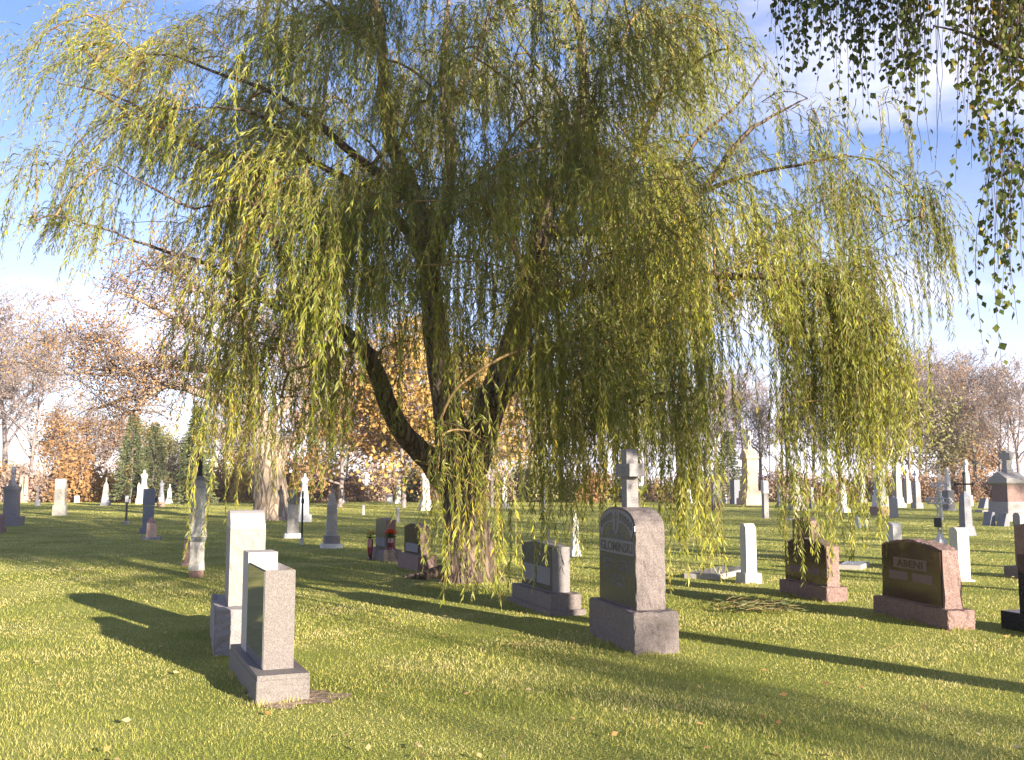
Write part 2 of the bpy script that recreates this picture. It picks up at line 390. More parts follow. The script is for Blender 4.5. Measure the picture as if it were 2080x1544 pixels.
def frustum(bm, z0, z1, lx0, ly0, lx1, ly1, cx=0.0, cy=0.0):
    vs = []
    for (z, a, b_) in ((z0, lx0, ly0), (z1, lx1, ly1)):
        for sx, sy in ((-1, -1), (1, -1), (1, 1), (-1, 1)):
            vs.append(bm.verts.new((cx+sx*a/2, cy+sy*b_/2, z)))
    q = [(3, 2, 1, 0), (4, 5, 6, 7), (0, 1, 5, 4), (1, 2, 6, 5), (2, 3, 7, 6), (3, 0, 4, 7)]
    for f in q: bm.faces.new([vs[i] for i in f])
def profile(bm, pts, y0, y1, cx=0.0):
    """outline pts (x, z), counter-clockwise, extruded from y0 to y1"""
    A = [bm.verts.new((cx+x, y0, z)) for x, z in pts]
    B = [bm.verts.new((cx+x, y1, z)) for x, z in pts]
    bm.faces.new(A); bm.faces.new(B[::-1])
    for i in range(len(pts)):
        j = (i+1) % len(pts)
        bm.faces.new([A[j], A[i], B[i], B[j]])
def cyl(bm, x, y, z0, z1, r0, r1, n=12):
    A = [bm.verts.new((x+math.cos(2*math.pi*i/n)*r0, y+math.sin(2*math.pi*i/n)*r0, z0)) for i in range(n)]
    B = [bm.verts.new((x+math.cos(2*math.pi*i/n)*r1, y+math.sin(2*math.pi*i/n)*r1, z1)) for i in range(n)]
    bm.faces.new(A[::-1]); bm.faces.new(B)
    for i in range(n):
        j = (i+1) % n
        bm.faces.new([A[i], A[j], B[j], B[i]])
def tube_bm(bm, p, q, r, n=6):
    p = Vector(p); q = Vector(q); d = (q-p).normalized()
    a = d.orthogonal().normalized(); b_ = d.cross(a)
    A = [bm.verts.new(p+(a*math.cos(2*math.pi*i/n)+b_*math.sin(2*math.pi*i/n))*r) for i in range(n)]
    B = [bm.verts.new(q+(a*math.cos(2*math.pi*i/n)+b_*math.sin(2*math.pi*i/n))*r) for i in range(n)]
    bm.faces.new(A[::-1]); bm.faces.new(B)
    for i in range(n):
        j = (i+1) % n
        bm.faces.new([A[i], A[j], B[j], B[i]])
def ball(bm, c, r, sub=2, sz=1.0):
    g = bmesh.ops.create_icosphere(bm, subdivisions=sub, radius=r)
    for v in g['verts']:
        v.co.z *= sz; v.co += Vector(c)
def box(name, z0, z1, lx, ly, mat, parent, cx=0, cy=0, bevel=0.006, **k):
    bm = bmesh.new(); frustum(bm, z0, z1, lx, ly, k.pop('lx1', lx), k.pop('ly1', ly), cx, cy)
    return finish(bm, name, mat, parent, bevel, **k)
def solid(name, pts, y0, y1, mat, parent, cx=0, bevel=0.005, **k):
    bm = bmesh.new(); profile(bm, pts, y0, y1, cx)
    return finish(bm, name, mat, parent, bevel, **k)
def arch_pts(w, z0, zs, zt, n=12, power=2.0):
    pts = [(-w/2, z0), (w/2, z0)]
    for i in range(n+1):
        a = math.pi*i/n
        c, s = math.cos(a), math.sin(a)
        x = math.copysign(abs(c)**(2/power), c)*w/2
        pts.append((x, zs+(zt-zs)*abs(s)**(2/power)))
    return pts
def seg_pts(w, z0, zs, zt, n=10):
    return [(-w/2, z0), (w/2, z0)]+[(w/2*(1-2*i/n), zs+(zt-zs)*(1-(1-2*i/n)**2)) for i in range(n+1)]
def serp_pts(w, z0, zs, zt, n=10):
    pts = [(-w/2, z0), (w/2, z0), (w/2, zs)]
    for i in range(1, n):
        t = 1-2*i/n
        pts.append((t*w/2, zs+(zt-zs)*(math.cos(t*math.pi)*0.5+0.5)))
    pts.append((-w/2, zs))
    return pts
def text_obj(txt, size_h, width, mat, parent, cx, y, z0, depth=0.004, name='inscription'):
    cu = bpy.data.curves.new(name, 'FONT'); cu.body = txt; cu.size = 1.0; cu.extrude = 0.02; cu.resolution_u = 3
    cu.offset = 0.012
    tmp = bpy.data.objects.new('tmp_text', cu)
    me = bpy.data.meshes.new_from_object(tmp)
    bpy.data.objects.remove(tmp); bpy.data.curves.remove(cu)
    co = np.empty(len(me.vertices)*3, np.float32); me.vertices.foreach_get('co', co); co = co.reshape(-1, 3)
    mn, mx = co.min(0), co.max(0)
    x = (co[:, 0]-mn[0])/(mx[0]-mn[0])*width - width/2 + cx
    z = (co[:, 1]-mn[1])/(mx[1]-mn[1])*size_h + z0
    yy = y - (co[:, 2]-mn[2])/(mx[2]-mn[2])*depth
    me.vertices.foreach_set('co', np.stack([x, yy, z], -1).astype(np.float32).ravel()); me.update()
    return link(name, me, mat, parent)
def strokes(rows, mat, parent, y, name='inscription', seed=1, depth=0.003):
    """worn lettering that can no longer be read: rows of (cx, width, z, height)"""
    r = random.Random(seed); bm = bmesh.new()
    for cx, w, z, h in rows:
        x = -w/2
        while x < w/2:
            cw = h*r.uniform(0.35, 0.7)
            if r.random() > 0.16:
                st = h*0.16
                frustum(bm, z, z+h, st, depth, st, depth, cx+x, y-depth/2)
                if r.random() < 0.7: 
                    zz = z+h*r.choice([0.0, 0.42, 0.84]); frustum(bm, zz, zz+st, cw*0.7, depth*0.9, cw*0.7, depth*0.9, cx+x+cw*0.43, y-depth/2)
            x += cw*1.25
    return finish(bm, name, mat, parent)
def root_at_corner(name, label, cat, px, py, w, t, far_px=None, alpha=None, group=None):
    """stand a stone so that the bottom corner between its inscribed face and its near end is at this pixel"""
    c = G(px, py)
    if alpha is None:
        best = None
        for i in range(400):
            al = math.radians(-5+i*0.125)
            X = c.x - math.sin(al)*w; Y = c.y + math.cos(al)*w
            q = CX + X/Y*FPX*1.0
            e_ = abs(q-far_px)
            if best is None or e_ < best[0]: best = (e_, al)
        al = best[1]
    else: al = math.radians(alpha)
    phi = al - math.pi/2
    off = Matrix.Rotation(phi, 3, 'Z') @ Vector((w/2, -t/2, 0))
    o = thing(name, label, cat, (c.x-off.x, c.y-off.y, 0), phi, group)
    RECTS.append((c.x-off.x, c.y-off.y, phi, w, t))
    return o

# ------------------------------------------------------------------ the near stones
# grey stone with a mirror polished face, lower wing in front of a taller pillar
r_ = root_at_corner('headstone', 'square grey granite headstone with a mirror polished side, nearest the viewer', 'gravestone', 520, 1433, 1.62, 0.39, alpha=22.5)
box('base', -0.05, 0.17, 1.62, 0.39, M['grey'], r_, bevel=0.004, rough=0.006, cuts=6, seed=2)
box('base_top', 0.170, 0.205, 1.60, 0.38, M['grey'], r_, bevel=0.006)
box('wing', 0.205, 0.945, 0.88, 0.23, M['grey'], r_, cx=0.13, bevel=0.003)
box('pillar', 0.205, 1.03, 0.32, 0.245, M['palesm'], r_, cx=-0.472, bevel=0.004)
box('polished_panel', 0.215, 0.938, 0.86, 0.006, M['greypol'], r_, cx=0.13, cy=-0.1185, bevel=0)
box('polished_top', 0.9455, 0.9485, 0.868, 0.222, M['greypol'], r_, cx=0.13, bevel=0)
def soil_z(x, y):
    return 0.004+0.010*(np.sin(x*37+y*11)*np.sin(y*41-x*7)+1)*np.clip(1-((x+1.64)**2+(y-7.72)**2)/0.11, 0, 1)
sa = np.linspace(0, 2*np.pi, 61)[:-1]; sv = [(-1.64, 7.72)]
for k_ in range(1, 9):
    for a_ in sa:
        R_ = k_/8*0.32*(1+0.16*math.sin(3*a_+1)+0.12*math.sin(7*a_)+0.08*math.sin(13*a_+2))
        sv.append((-1.64+math.cos(a_)*R_*1.1, 7.72+math.sin(a_)*R_))
sv = np.array(sv); sf = [(0, 1+i_, 1+(i_+1) % 60, 1+(i_+1) % 60) for i_ in range(60)]
sq = [(1+k_*60+i_, 1+(k_+1)*60+i_, 1+(k_+1)*60+(i_+1) % 60, 1+k_*60+(i_+1) % 60) for k_ in range(7) for i_ in range(60)]
d = link('soil', mesh_from('soil', np.stack([sv[:, 0], sv[:, 1], soil_z(sv[:, 0], sv[:, 1])], -1), sq, True), M['dirt'])
tag(d, kind='structure')

r_ = root_at_corner('headstone', 'tall pale rough headstone with a sloping top, just behind the nearest stone', 'gravestone', 433, 1334, 1.45, 0.60, alpha=18)
box('base', -0.05, 0.43, 1.45, 0.60, M['bluegrey'], r_, bevel=0.012, rough=0.02, cuts=9, seed=3)
pts = [(-0.5, 0.43), (0.5, 0.43), (0.5, 1.19), (0.47, 1.22), (0.24, 1.325), (0.16, 1.338), (-0.16, 1.338), (-0.24, 1.325), (-0.47, 1.22), (-0.5, 1.19)]
bm = bmesh.new(); profile(bm, [(-0.5, 0.43), (0.5, 0.43), (0.5, 1.17), (-0.5, 1.17)], -0.1675, 0.1675)
finish(bm, 'tablet', M['pale'], r_, 0.0, rough=0.018, cuts=11, seed=8, rough_axes='X')
solid('bevelled_top', [(-0.50, 1.172), (0.50, 1.172), (0.475, 1.215), (0.26, 1.32), (0.16, 1.34), (-0.16, 1.34), (-0.26, 1.32), (-0.475, 1.215)], -0.166, 0.166, M['palesm'], r_, bevel=0.004)

r_ = root_at_corner('headstone', 'tall arched headstone carved GLOMINSKI with a stone cross on top', 'gravestone', 1289, 1331, 1.36, 0.46, alpha=14)
box('base', -0.05, 0.395, 1.36, 0.46, M['tan'], r_, bevel=0.012, rough=0.022, cuts=11, seed=5)
bm = bmesh.new(); profile(bm, [(-0.54, 0.395), (0.54, 0.395), (0.54, 1.14), (-0.54, 1.14)], -0.148, 0.15)
finish(bm, 'tablet', M['tan'], r_, 0.0, rough=0.018, cuts=11, seed=11, rough_axes='X')
ap = arch_pts(1.08, 1.14, 1.15, 1.375, 16, 2.3)
solid('arched_top', [(-0.54, 1.141), (0.54, 1.141)]+ap[2:], -0.148, 0.15, M['tan'], r_, bevel=0.006)
fp = arch_pts(1.06, 0.41, 1.15, 1.362, 18, 2.3)
solid('polished_face', fp, -0.154, -0.1482, M['slatepol'], r_, bevel=0)
# frosted arch band with a small dark cross in its centre and worn letters
bm = bmesh.new()
outer = arch_pts(1.02, 1.06, 1.15, 1.350, 18, 2.3)[2:]; inner = arch_pts(0.84, 1.06, 1.05, 1.225, 18, 2.3)[2:]
A = [bm.verts.new((x, -0.158, z)) for x, z in outer]; B = [bm.verts.new((x, -0.158, z)) for x, z in inner]
A2 = [bm.verts.new((x, -0.1542, z)) for x, z in outer]; B2 = [bm.verts.new((x, -0.1542, z)) for x, z in inner]
for i in range(len(A)-1):
    bm.faces.new([A[i], A[i+1], B[i+1], B[i]]); bm.faces.new([A[i], A2[i], A2[i+1], A[i+1]]); bm.faces.new([B[i], B[i+1], B2[i+1], B2[i]])
profile(bm, [(-0.10, 1.22), (-0.06, 1.13), (0.0, 1.10), (0.06, 1.13), (0.10, 1.22)], -0.158, -0.1542)
band = finish(bm, 'carved_arch', M['frost'], r_)
bm = bmesh.new()
frustum(bm, 1.13, 1.33, 0.028, 0.004, 0.028, 0.004, 0, -0.1603); frustum(bm, 1.265, 1.29, 0.04, 0.004, 0.04, 0.004, -0.034, -0.1603); frustum(bm, 1.265, 1.29, 0.04, 0.004, 0.04, 0.004, 0.034, -0.1603)
finish(bm, 'cross_emblem', M['slatepol'], band)
rr = random.Random(3); bm = bmesh.new()
for s in (-1, 1):
    for k in range(5):
        a = (0.13+0.073*k); x = s*a*1.02
        zc = 1.285-0.105*(a/0.45)**2.2 
        frustum(bm, zc-0.038, zc+0.038, 0.014, 0.004, 0.014, 0.004, x-0.018, -0.1603)
        frustum(bm, zc-0.038, zc+0.038, 0.014, 0.004, 0.014, 0.004, x+0.018, -0.1603)
        zz = zc+rr.choice([-0.03, 0.0, 0.03]); frustum(bm, zz-0.006, zz+0.006, 0.02, 0.004, 0.02, 0.004, x, -0.1603)
finish(bm, 'inscription', M['slatepol'], band)
# name panel
pan = box('name_panel', 0.905, 1.045, 1.0, 0.004, M['frost'], r_, cy=-0.1565, bevel=0)
text_obj('GLOMINSKI', 0.098, 0.93, M['slatepol'], pan, 0.0, -0.1586, 0.926)
strokes([(0, 0.5, 1.10, 0.025), (0, 0.42, 1.06, 0.018), (-0.28, 0.25, 0.83, 0.022), (0.25, 0.3, 0.83, 0.022), (-0.28, 0.25, 0.79, 0.022), (0.25, 0.3, 0.79, 0.022), (0.25, 0.3, 0.75, 0.02), (-0.28, 0.2, 0.75, 0.02), (0, 0.22, 0.66, 0.025), (0, 0.3, 0.62, 0.02), (0, 0.3, 0.58, 0.025)], M['frost'], r_, -0.1541, seed=9)
cr = box('cross', 1.36, 1.965, 0.155, 0.125, M['bluegrey'], r_, cx=0.0, cy=0, bevel=0.006, lx1=0.15, ly1=0.12)
box('cross_arms', 1.685, 1.815, 0.42, 0.16, M['bluegrey'], cr, bevel=0.008)
strokes([(0.0, 0.16, 1.72, 0.06)], M['frost'], cr, -0.0802, seed=4)

r_ = root_at_corner('headstone', 'grey headstone with two frosted panels, left of the tall arched one', 'gravestone', 1120, 1251, 1.55, 0.40, far_px=1040)
box('base', -0.05, 0.255, 1.55, 0.40, M['tan'], r_, bevel=0.008, rough=0.014, cuts=8, seed=21)
box('footing', -0.05, 0.07, 1.68, 0.47, M['tan'], r_, bevel=0.008, rough=0.012, cuts=8, seed=22)
solid('tablet', [(-0.6, 0.255), (0.6, 0.255), (0.6, 0.82), (0.1, 0.865), (-0.1, 0.865), (-0.6, 0.82)], -0.115, 0.115, M['greydark'], r_, bevel=0.004)
solid('polished_face', [(-0.585, 0.27), (0.585, 0.27), (0.585, 0.808), (0.1, 0.852), (-0.1, 0.852), (-0.585, 0.808)], -0.120, -0.1152, M['slatepol'], r_, bevel=0)
for s in (-1, 1):
    box('frosted_panel', 0.34, 0.56, 0.5, 0.004, M['frost'], r_, cx=s*0.28, cy=-0.1223, bevel=0)

# pair beyond the willow: flowered stone and brown stone
r_ = root_at_corner('headstone', 'dark headstone with orange red flowers in a vase at its end', 'gravestone', 779, 1142, 1.25, 0.40, alpha=22)
box('base', -0.05, 0.25, 1.25, 0.40, M['tan'], r_, bevel=0.01, rough=0.015, cuts=6, seed=31)
solid('tablet', serp_pts(0.9, 0.25, 0.86, 0.89), -0.1, 0.1, M['brown'], r_, bevel=0.005)
solid('polished_face', serp_pts(0.88, 0.26, 0.85, 0.88), -0.105, -0.1003, M['slatepol'], r_, bevel=0)
box('frosted_panel', 0.30, 0.47, 0.7, 0.004, M['frost'], r_, cy=-0.1072, bevel=0)
base_s5 = r_
def flowers(label, loc, mat, vh, spread, vase_mat, count=26, seed=1):
    t_ = thing('flower_vase', label, 'flowers', loc)
    bm = bmesh.new(); cyl(bm, 0, 0, 0, vh*0.15, 0.05, 0.035, 14); cyl(bm, 0, 0, vh*0.15, vh*0.6, 0.035, 0.065, 14); cyl(bm, 0, 0, vh*0.6, vh, 0.065, 0.055, 14)
    finish(bm, 'vase', vase_mat, t_)
    r = random.Random(seed); bm = bmesh.new(); bg = bmesh.new()
    for i in range(count):
        a = r.uniform(0, 6.28); e_ = r.uniform(0, 1.3); R = spread*r.uniform(0.55, 1)
        c = Vector((math.cos(a)*math.sin(e_)*R, math.sin(a)*math.sin(e_)*R, vh+0.06+math.cos(e_)*R*0.8))
        tube_bm(bg, (0, 0, vh-0.02), c, 0.004, 4)
        for k in range(9):
            b1 = r.uniform(0, 6.28); d_ = Vector((math.cos(b1), math.sin(b1), r.uniform(-0.3, 0.7)))*0.034
            sd_ = Vector((-math.sin(b1), math.cos(b1), 0))*0.014
            vs = [bm.verts.new(c), bm.verts.new(c+d_*0.6+sd_), bm.verts.new(c+d_), bm.verts.new(c+d_*0.6-sd_)]
            bm.faces.new(vs)
    for i in range(10):
        a = r.uniform(0, 6.28); c = Vector((math.cos(a), math.sin(a), 0.3))*spread*0.9
        vs = [bg.verts.new((0, 0, vh)), bg.verts.new(c*0.5+Vector((-math.sin(a)*.02, math.cos(a)*.02, vh+.02))), bg.verts.new(c+Vector((0, 0, vh))), bg.verts.new(c*0.5+Vector((math.sin(a)*.02, -math.cos(a)*.02, vh+.02)))]
        bg.faces.new(vs)
    me = bpy.data.meshes.new('blossoms'); bm.to_mesh(me); bm.free(); link('blossoms', me, mat, t_)
    me = bpy.data.meshes.new('stems'); bg.to_mesh(me); bg.free(); link('stems', me, M['stem_green'], t_)
    return t_
Rm = Matrix.Rotation(r_.rotation_euler.z, 3, 'Z')
p5 = Rm @ Vector((0.535, -0.02, 0)) + r_.location
flowers('orange red flowers in a dark red vase on the end of the stone base', (p5.x, p5.y, 0.245), M['petal_red'], 0.24, 0.15, M['vase'], 80, 2)
p5 = Rm @ Vector((-0.05, -0.32, 0)) + r_.location
flowers('yellow flowers drooping beside the dark headstone with the red vase', (p5.x, p5.y, 0.0), M['petal_yellow'], 0.45, 0.16, M['vase'], 22, 5)
r_ = root_at_corner('headstone', 'brown granite headstone with a peaked top just left of the willow trunk', 'gravestone', 850, 1163, 1.2, 0.36, alpha=25)
box('base', -0.05, 0.30, 1.2, 0.36, M['brown'], r_, bevel=0.01, rough=0.015, cuts=6, seed=33)
solid('tablet', [(-0.45, 0.3), (0.45, 0.3), (0.45, 0.80), (0.1, 0.875), (-0.1, 0.875), (-0.45, 0.80)], -0.1, 0.1, M['brown'], r_, bevel=0.005)
solid('polished_face', [(-0.44, 0.31), (0.44, 0.31), (0.44, 0.79), (0.1, 0.865), (-0.1, 0.865), (-0.44, 0.79)], -0.105, -0.1003, M['brownpol'], r_, bevel=0)
box('frosted_panel', 0.34, 0.50, 0.7, 0.004, M['frost'], r_, cy=-0.1072, bevel=0)

# brown stones on the right
r_ = root_at_corner('headstone', 'brown headstone with a curved rough top under the right hand willow strands', 'gravestone', 1680, 1224, 1.35, 0.32, far_px=1574)
box('base', -0.05, 0.20, 1.35, 0.32, M['brown'], r_, bevel=0.008, rough=0.016, cuts=9, seed=41)
bm = bmesh.new(); profile(bm, seg_pts(1.18, 0.2, 0.75, 0.835, 12), -0.095, 0.095)
finish(bm, 'tablet', M['brown'], r_, 0.0, rough=0.010, cuts=3, seed=44, rough_axes='XZ')
solid('polished_face', seg_pts(1.15, 0.22, 0.735, 0.815, 12), -0.103, -0.0955, M['brownpol'], r_, bevel=0)
for s in (-1, 1): box('frosted_panel', 0.34, 0.43, 0.36, 0.003, M['frostbrown'], r_, cx=s*0.25, cy=-0.1049, bevel=0)

r_ = root_at_corner('headstone', 'biggest dark brown headstone with a ragged curved top and a name panel', 'gravestone', 1927, 1281, 1.62, 0.33, far_px=1760)
box('base', -0.05, 0.215, 1.62, 0.33, M['brown'], r_, bevel=0.01, rough=0.014, cuts=11, seed=51)
bm = bmesh.new(); profile(bm, seg_pts(1.30, 0.215, 0.865, 0.945, 14), -0.1, 0.1)
for v in bm.verts:                       # battered end: wider at the foot
    if v.co.z < 0.3: v.co.x *= 1.04; v.co.y *= 1.08
finish(bm, 'tablet', M['brown'], r_, 0.0, rough=0.020, cuts=4, seed=54, rough_axes='XZ')
bm = bmesh.new(); profile(bm, seg_pts(1.26, 0.235, 0.845, 0.92, 14), -0.119, -0.09)
finish(bm, 'polished_face', M['brownpol'], r_)
pan = box('name_panel', 0.60, 0.725, 0.72, 0.003, M['frostbrown'], r_, cy=-0.1207, bevel=0)
text_obj('ABENI', 0.085, 0.55, M['brownpol'], pan, 0.0, -0.1223, 0.62, 0.003)
for s in (-1, 1): box('frosted_panel', 0.46, 0.56, 0.42, 0.003, M['frostbrown'], r_, cx=s*0.26, cy=-0.1207, bevel=0)

r_ = root_at_corner('headstone', 'small brown headstone half hidden behind the brown one under the willow strands', 'gravestone', 1652, 1141, 1.5, 0.34, far_px=1590)
box('base', -0.05, 0.2, 1.5, 0.34, M['brown'], r_, bevel=0.008, rough=0.012, cuts=5, seed=61)
solid('tablet', serp_pts(1.05, 0.2, 0.84, 0.90, 12), -0.1, 0.1, M['brown'], r_, bevel=0.005)
solid('polished_face', serp_pts(0.98, 0.25, 0.80, 0.86, 12), -0.105, -0.1003, M['brownpol'], r_, bevel=0)

for px, py, w, t, zs, zt, far, lab, mt in (
        (1949, 1181, 0.42, 0.185, 0.80, 0.885, 1922, 'tall white marble tablet with a rounded top, right behind the biggest brown stone', 'white'),
        (1817, 1152, 0.50, 0.165, 0.78, 0.855, 1796, 'white rounded tablet peeking over the left end of the biggest brown stone', 'white')):
    r_ = root_at_corner('headstone', lab, 'gravestone', px, py, w, t, far_px=far)
    solid('tablet', arch_pts(w, -0.05, zs, zt, 10, 2.0), -t/2, t/2, M[mt], r_, bevel=0.004)
    box('footing', -0.06, 0.03, w+0.12, t+0.1, M['concrete'], r_)

# white pillar left of the brown stones
r_ = root_at_corner('grave_pillar', 'slim white pillar with a pointed top left of the brown headstones', 'gravestone', 1515, 1187, 0.33, 0.30, alpha=16)
box('base', -0.05, 0.17, 0.33, 0.30, M['concrete'], r_, bevel=0.01, rough=0.01, cuts=3, seed=4)
box('shaft', 0.17, 0.86, 0.20, 0.185, M['white'], r_, bevel=0.004)
solid('gabled_top', [(-0.10, 0.861), (0.10, 0.861), (0.10, 0.90), (0.035, 0.965), (-0.035, 0.965), (-0.10, 0.90)], -0.0925, 0.0925, M['white'], r_, bevel=0.003)

# flat markers
for (x0, y0, lab, L, W, al) in ((1489, 1174, 'long flat blue grey ledger slab lying in the grass left of the white pillar', 1.9, 0.62, 58), (1759, 1159, 'flat pale marker slab in the grass between the two brown headstones', 1.05, 0.45, 62), (1640, 1062, 'small flat pale marker lying in the far lawn behind the hanging strands', 1.4, 0.6, 65)):
    r_ = thing('ledger_slab', lab, 'grave slab', G(x0-25, y0-6), math.radians(al-90+0))
    box('slab', -0.03, 0.085, W, L, M['palesm'], r_, bevel=0.008, rough=0.004, cuts=4)
    box('polished_plate', 0.086, 0.092, W*0.86, L*0.9, M['greypol'], r_, bevel=0.001)

# dark stones cut by the right edge of the picture
r_ = thing('headstone', 'black granite headstone cut off by the right edge of the picture', 'gravestone', G(2160, 1292), math.radians(-74))
box('base', -0.05, 0.20, 1.3, 0.42, M['black'], r_, bevel=0.006)
solid('tablet', serp_pts(0.95, 0.2, 0.83, 0.92), -0.11, 0.11, M['black'], r_, bevel=0.004)
r_ = thing('headstone', 'grey brown headstone at the right edge, behind the black granite one', 'gravestone', G(2118, 1176), math.radians(-74))
box('base', -0.05, 0.18, 1.3, 0.42, M['tan'], r_, bevel=0.006)
solid('tablet', serp_pts(0.95, 0.18, 0.90, 0.96), -0.11, 0.11, M['brown'], r_, bevel=0.004)

make_grass()
# ------------------------------------------------------------------ the far stones: each is a stack of pieces
def width_of(px, w_px, Y, ratio=1.0, alpha=16):
    b_ = math.atan((px-CX)/FPX)+math.radians(alpha)
    return w_px*Y/FPX/(math.cos(b_)+ratio*abs(math.sin(b_)))
def zpx(py, Y): 
    return P(CX, py, Y).z
def piece(root, name, shape, z0, z1, w0, w1, mat, ratio=1.0):
    """w = thickness (towards the viewer's right), ratio = how much longer the inscribed side is"""
    L0, L1 = w0*ratio, w1*ratio
    bm = bmesh.new()
    if shape == 'box': frustum(bm, z0, z1, L0, w0, L1, w1)
    elif shape == 'cap':       # moulded cornice
        h = z1-z0
        frustum(bm, z0, z0+h*0.45, L0, w0, L1, w1); frustum(bm, z0+h*0.45, z1, L1*1.04, w1*1.04, L1*1.04, w1*1.04)
    elif shape == 'pyr': frustum(bm, z0, z1, L0, w0, L1*0.12, w1*0.12)
    elif shape == 'gable':
        profile(bm, [(-L0/2, z0), (L0/2, z0), (L0/2, z0+(z1-z0)*0.25), (0, z1), (-L0/2, z0+(z1-z0)*0.25)], -w0/2, w0/2)
    elif shape == 'arch': profile(bm, arch_pts(L0, z0, z0+(z1-z0)*max(0.5, 1-0.4*L0/(z1-z0)), z1, 10), -w0/2, w0/2)
    elif shape == 'serp': profile(bm, serp_pts(L0, z0, z0+(z1-z0)*0.88, z1, 8), -w0/2, w0/2)
    elif shape == 'slant': 
        vs = [(-L0/2, -w0/2, z0), (L0/2, -w0/2, z0), (L0/2, w0/2, z0), (-L0/2, w0/2, z0), (-L0/2*.9, w0*0.12, z1), (L0/2*.9, w0*0.12, z1), (L0/2*.9, w0/2, z1), (-L0/2*.9, w0/2, z1)]
        v = [bm.verts.new(q) for q in vs]
        for f in [(3, 2, 1, 0), (4, 5, 6, 7), (0, 1, 5, 4), (1, 2, 6, 5), (2, 3, 7, 6), (3, 0, 4, 7)]: bm.faces.new([v[i] for i in f])
    elif shape == 'cross':     # w0 = bar thickness, ratio = arm span / height
        h = z1-z0; span = h*ratio
        frustum(bm, z0, z1, w0, w0, w0, w0); 
        frustum(bm, z0+h*0.58, z0+h*0.58+w0*1.05, span, w0*1.04, span, w0*1.04)
        frustum(bm, z0, z0+h*0.12, w0*1.5, w0*1.5, w0*1.1, w0*1.1)
    elif shape == 'cyl': cyl(bm, 0, 0, z0, z1, w0/2, w1/2, 14)
    elif shape == 'urn':
        h = z1-z0; cyl(bm, 0, 0, z0, z0+h*.2, w0*.3, w0*.15, 12); cyl(bm, 0, 0, z0+h*.2, z0+h*.6, w0*.15, w0*.5, 12); cyl(bm, 0, 0, z0+h*.6, z0+h*.75, w0*.5, w0*.25, 12); ball(bm, (0, 0, z0+h*.84), w0*.22)
    elif shape == 'figure':    # a draped standing stone figure: robe, shoulders, head
        h = z1-z0
        ring = [(0, .30, .26), (.1, .29, .25), (.35, .22, .2), (.55, .2, .17), (.62, .25, .18), (.74, .27, .19), (.82, .2, .15), (.86, .08, .08), (.88, .07, .07)]
        prev = None
        for t, a, b_ in ring:
            R = [bm.verts.new((math.cos(2*math.pi*i/12)*b_*h*.6, math.sin(2*math.pi*i/12)*a*h*.6, z0+t*h)) for i in range(12)]
            if prev:
                for i in range(12): bm.faces.new([prev[i], prev[(i+1) % 12], R[(i+1) % 12], R[i]])
            else: bm.faces.new(R[::-1])
            prev = R
        bm.faces.new(prev); ball(bm, (0, 0, z1-h*.075), h*.075, 2, 1.25)
        for s in (-1, 1): tube_bm(bm, (0.0, s*h*.14, z0+h*.76), (h*.1, s*h*.06, z0+h*.58), h*.045, 8)
    elif shape == 'rock':
        frustum(bm, z0, z1, L0, w0, L1, w1)
        return finish(bm, name, mat, root, 0.0, rough=w0*0.12, cuts=3, seed=len(C.objects) % 17, rough_axes='XYZ')
    return finish(bm, name, mat, root, 0.006 if shape in ('box', 'arch', 'serp', 'slant', 'gable') else 0.0)
def stone(px, bpy_, label, pieces, name='grave_monument', cat='gravestone', alpha=16, group=None, Y=None):
    """pieces: (name, shape, y_bottom, y_top, w_bottom, w_top, material, ratio) with sizes as seen in the photograph, turned into metres"""
    Y = Y or Yof(bpy_)
    c = P(px, bpy_, Y); 
    r_ = thing(name, label, cat, (c.x, Y, 0), math.radians(alpha-90), group)
    for i, p in enumerate(pieces):
        nm, sh, y0, y1, w0, w1, mat = p[:7]; ratio = p[7] if len(p) > 7 else 1.0
        z0 = zpx(y0, Y) if i or y0 < bpy_-1 else -0.05; z1 = zpx(y1, Y)
        if sh == 'cross':
            piece(r_, nm, sh, z0, z1, w0*Y/FPX/1.15, 0, M[mat], ratio)
        else:
            piece(r_, nm, sh, z0, z1, width_of(px, w0, Y, ratio), width_of(px, w1, Y, ratio), M[mat], ratio)
    return r_
def flat_bar(bm, p, q, r): tube_bm(bm, p, q, r, 5)
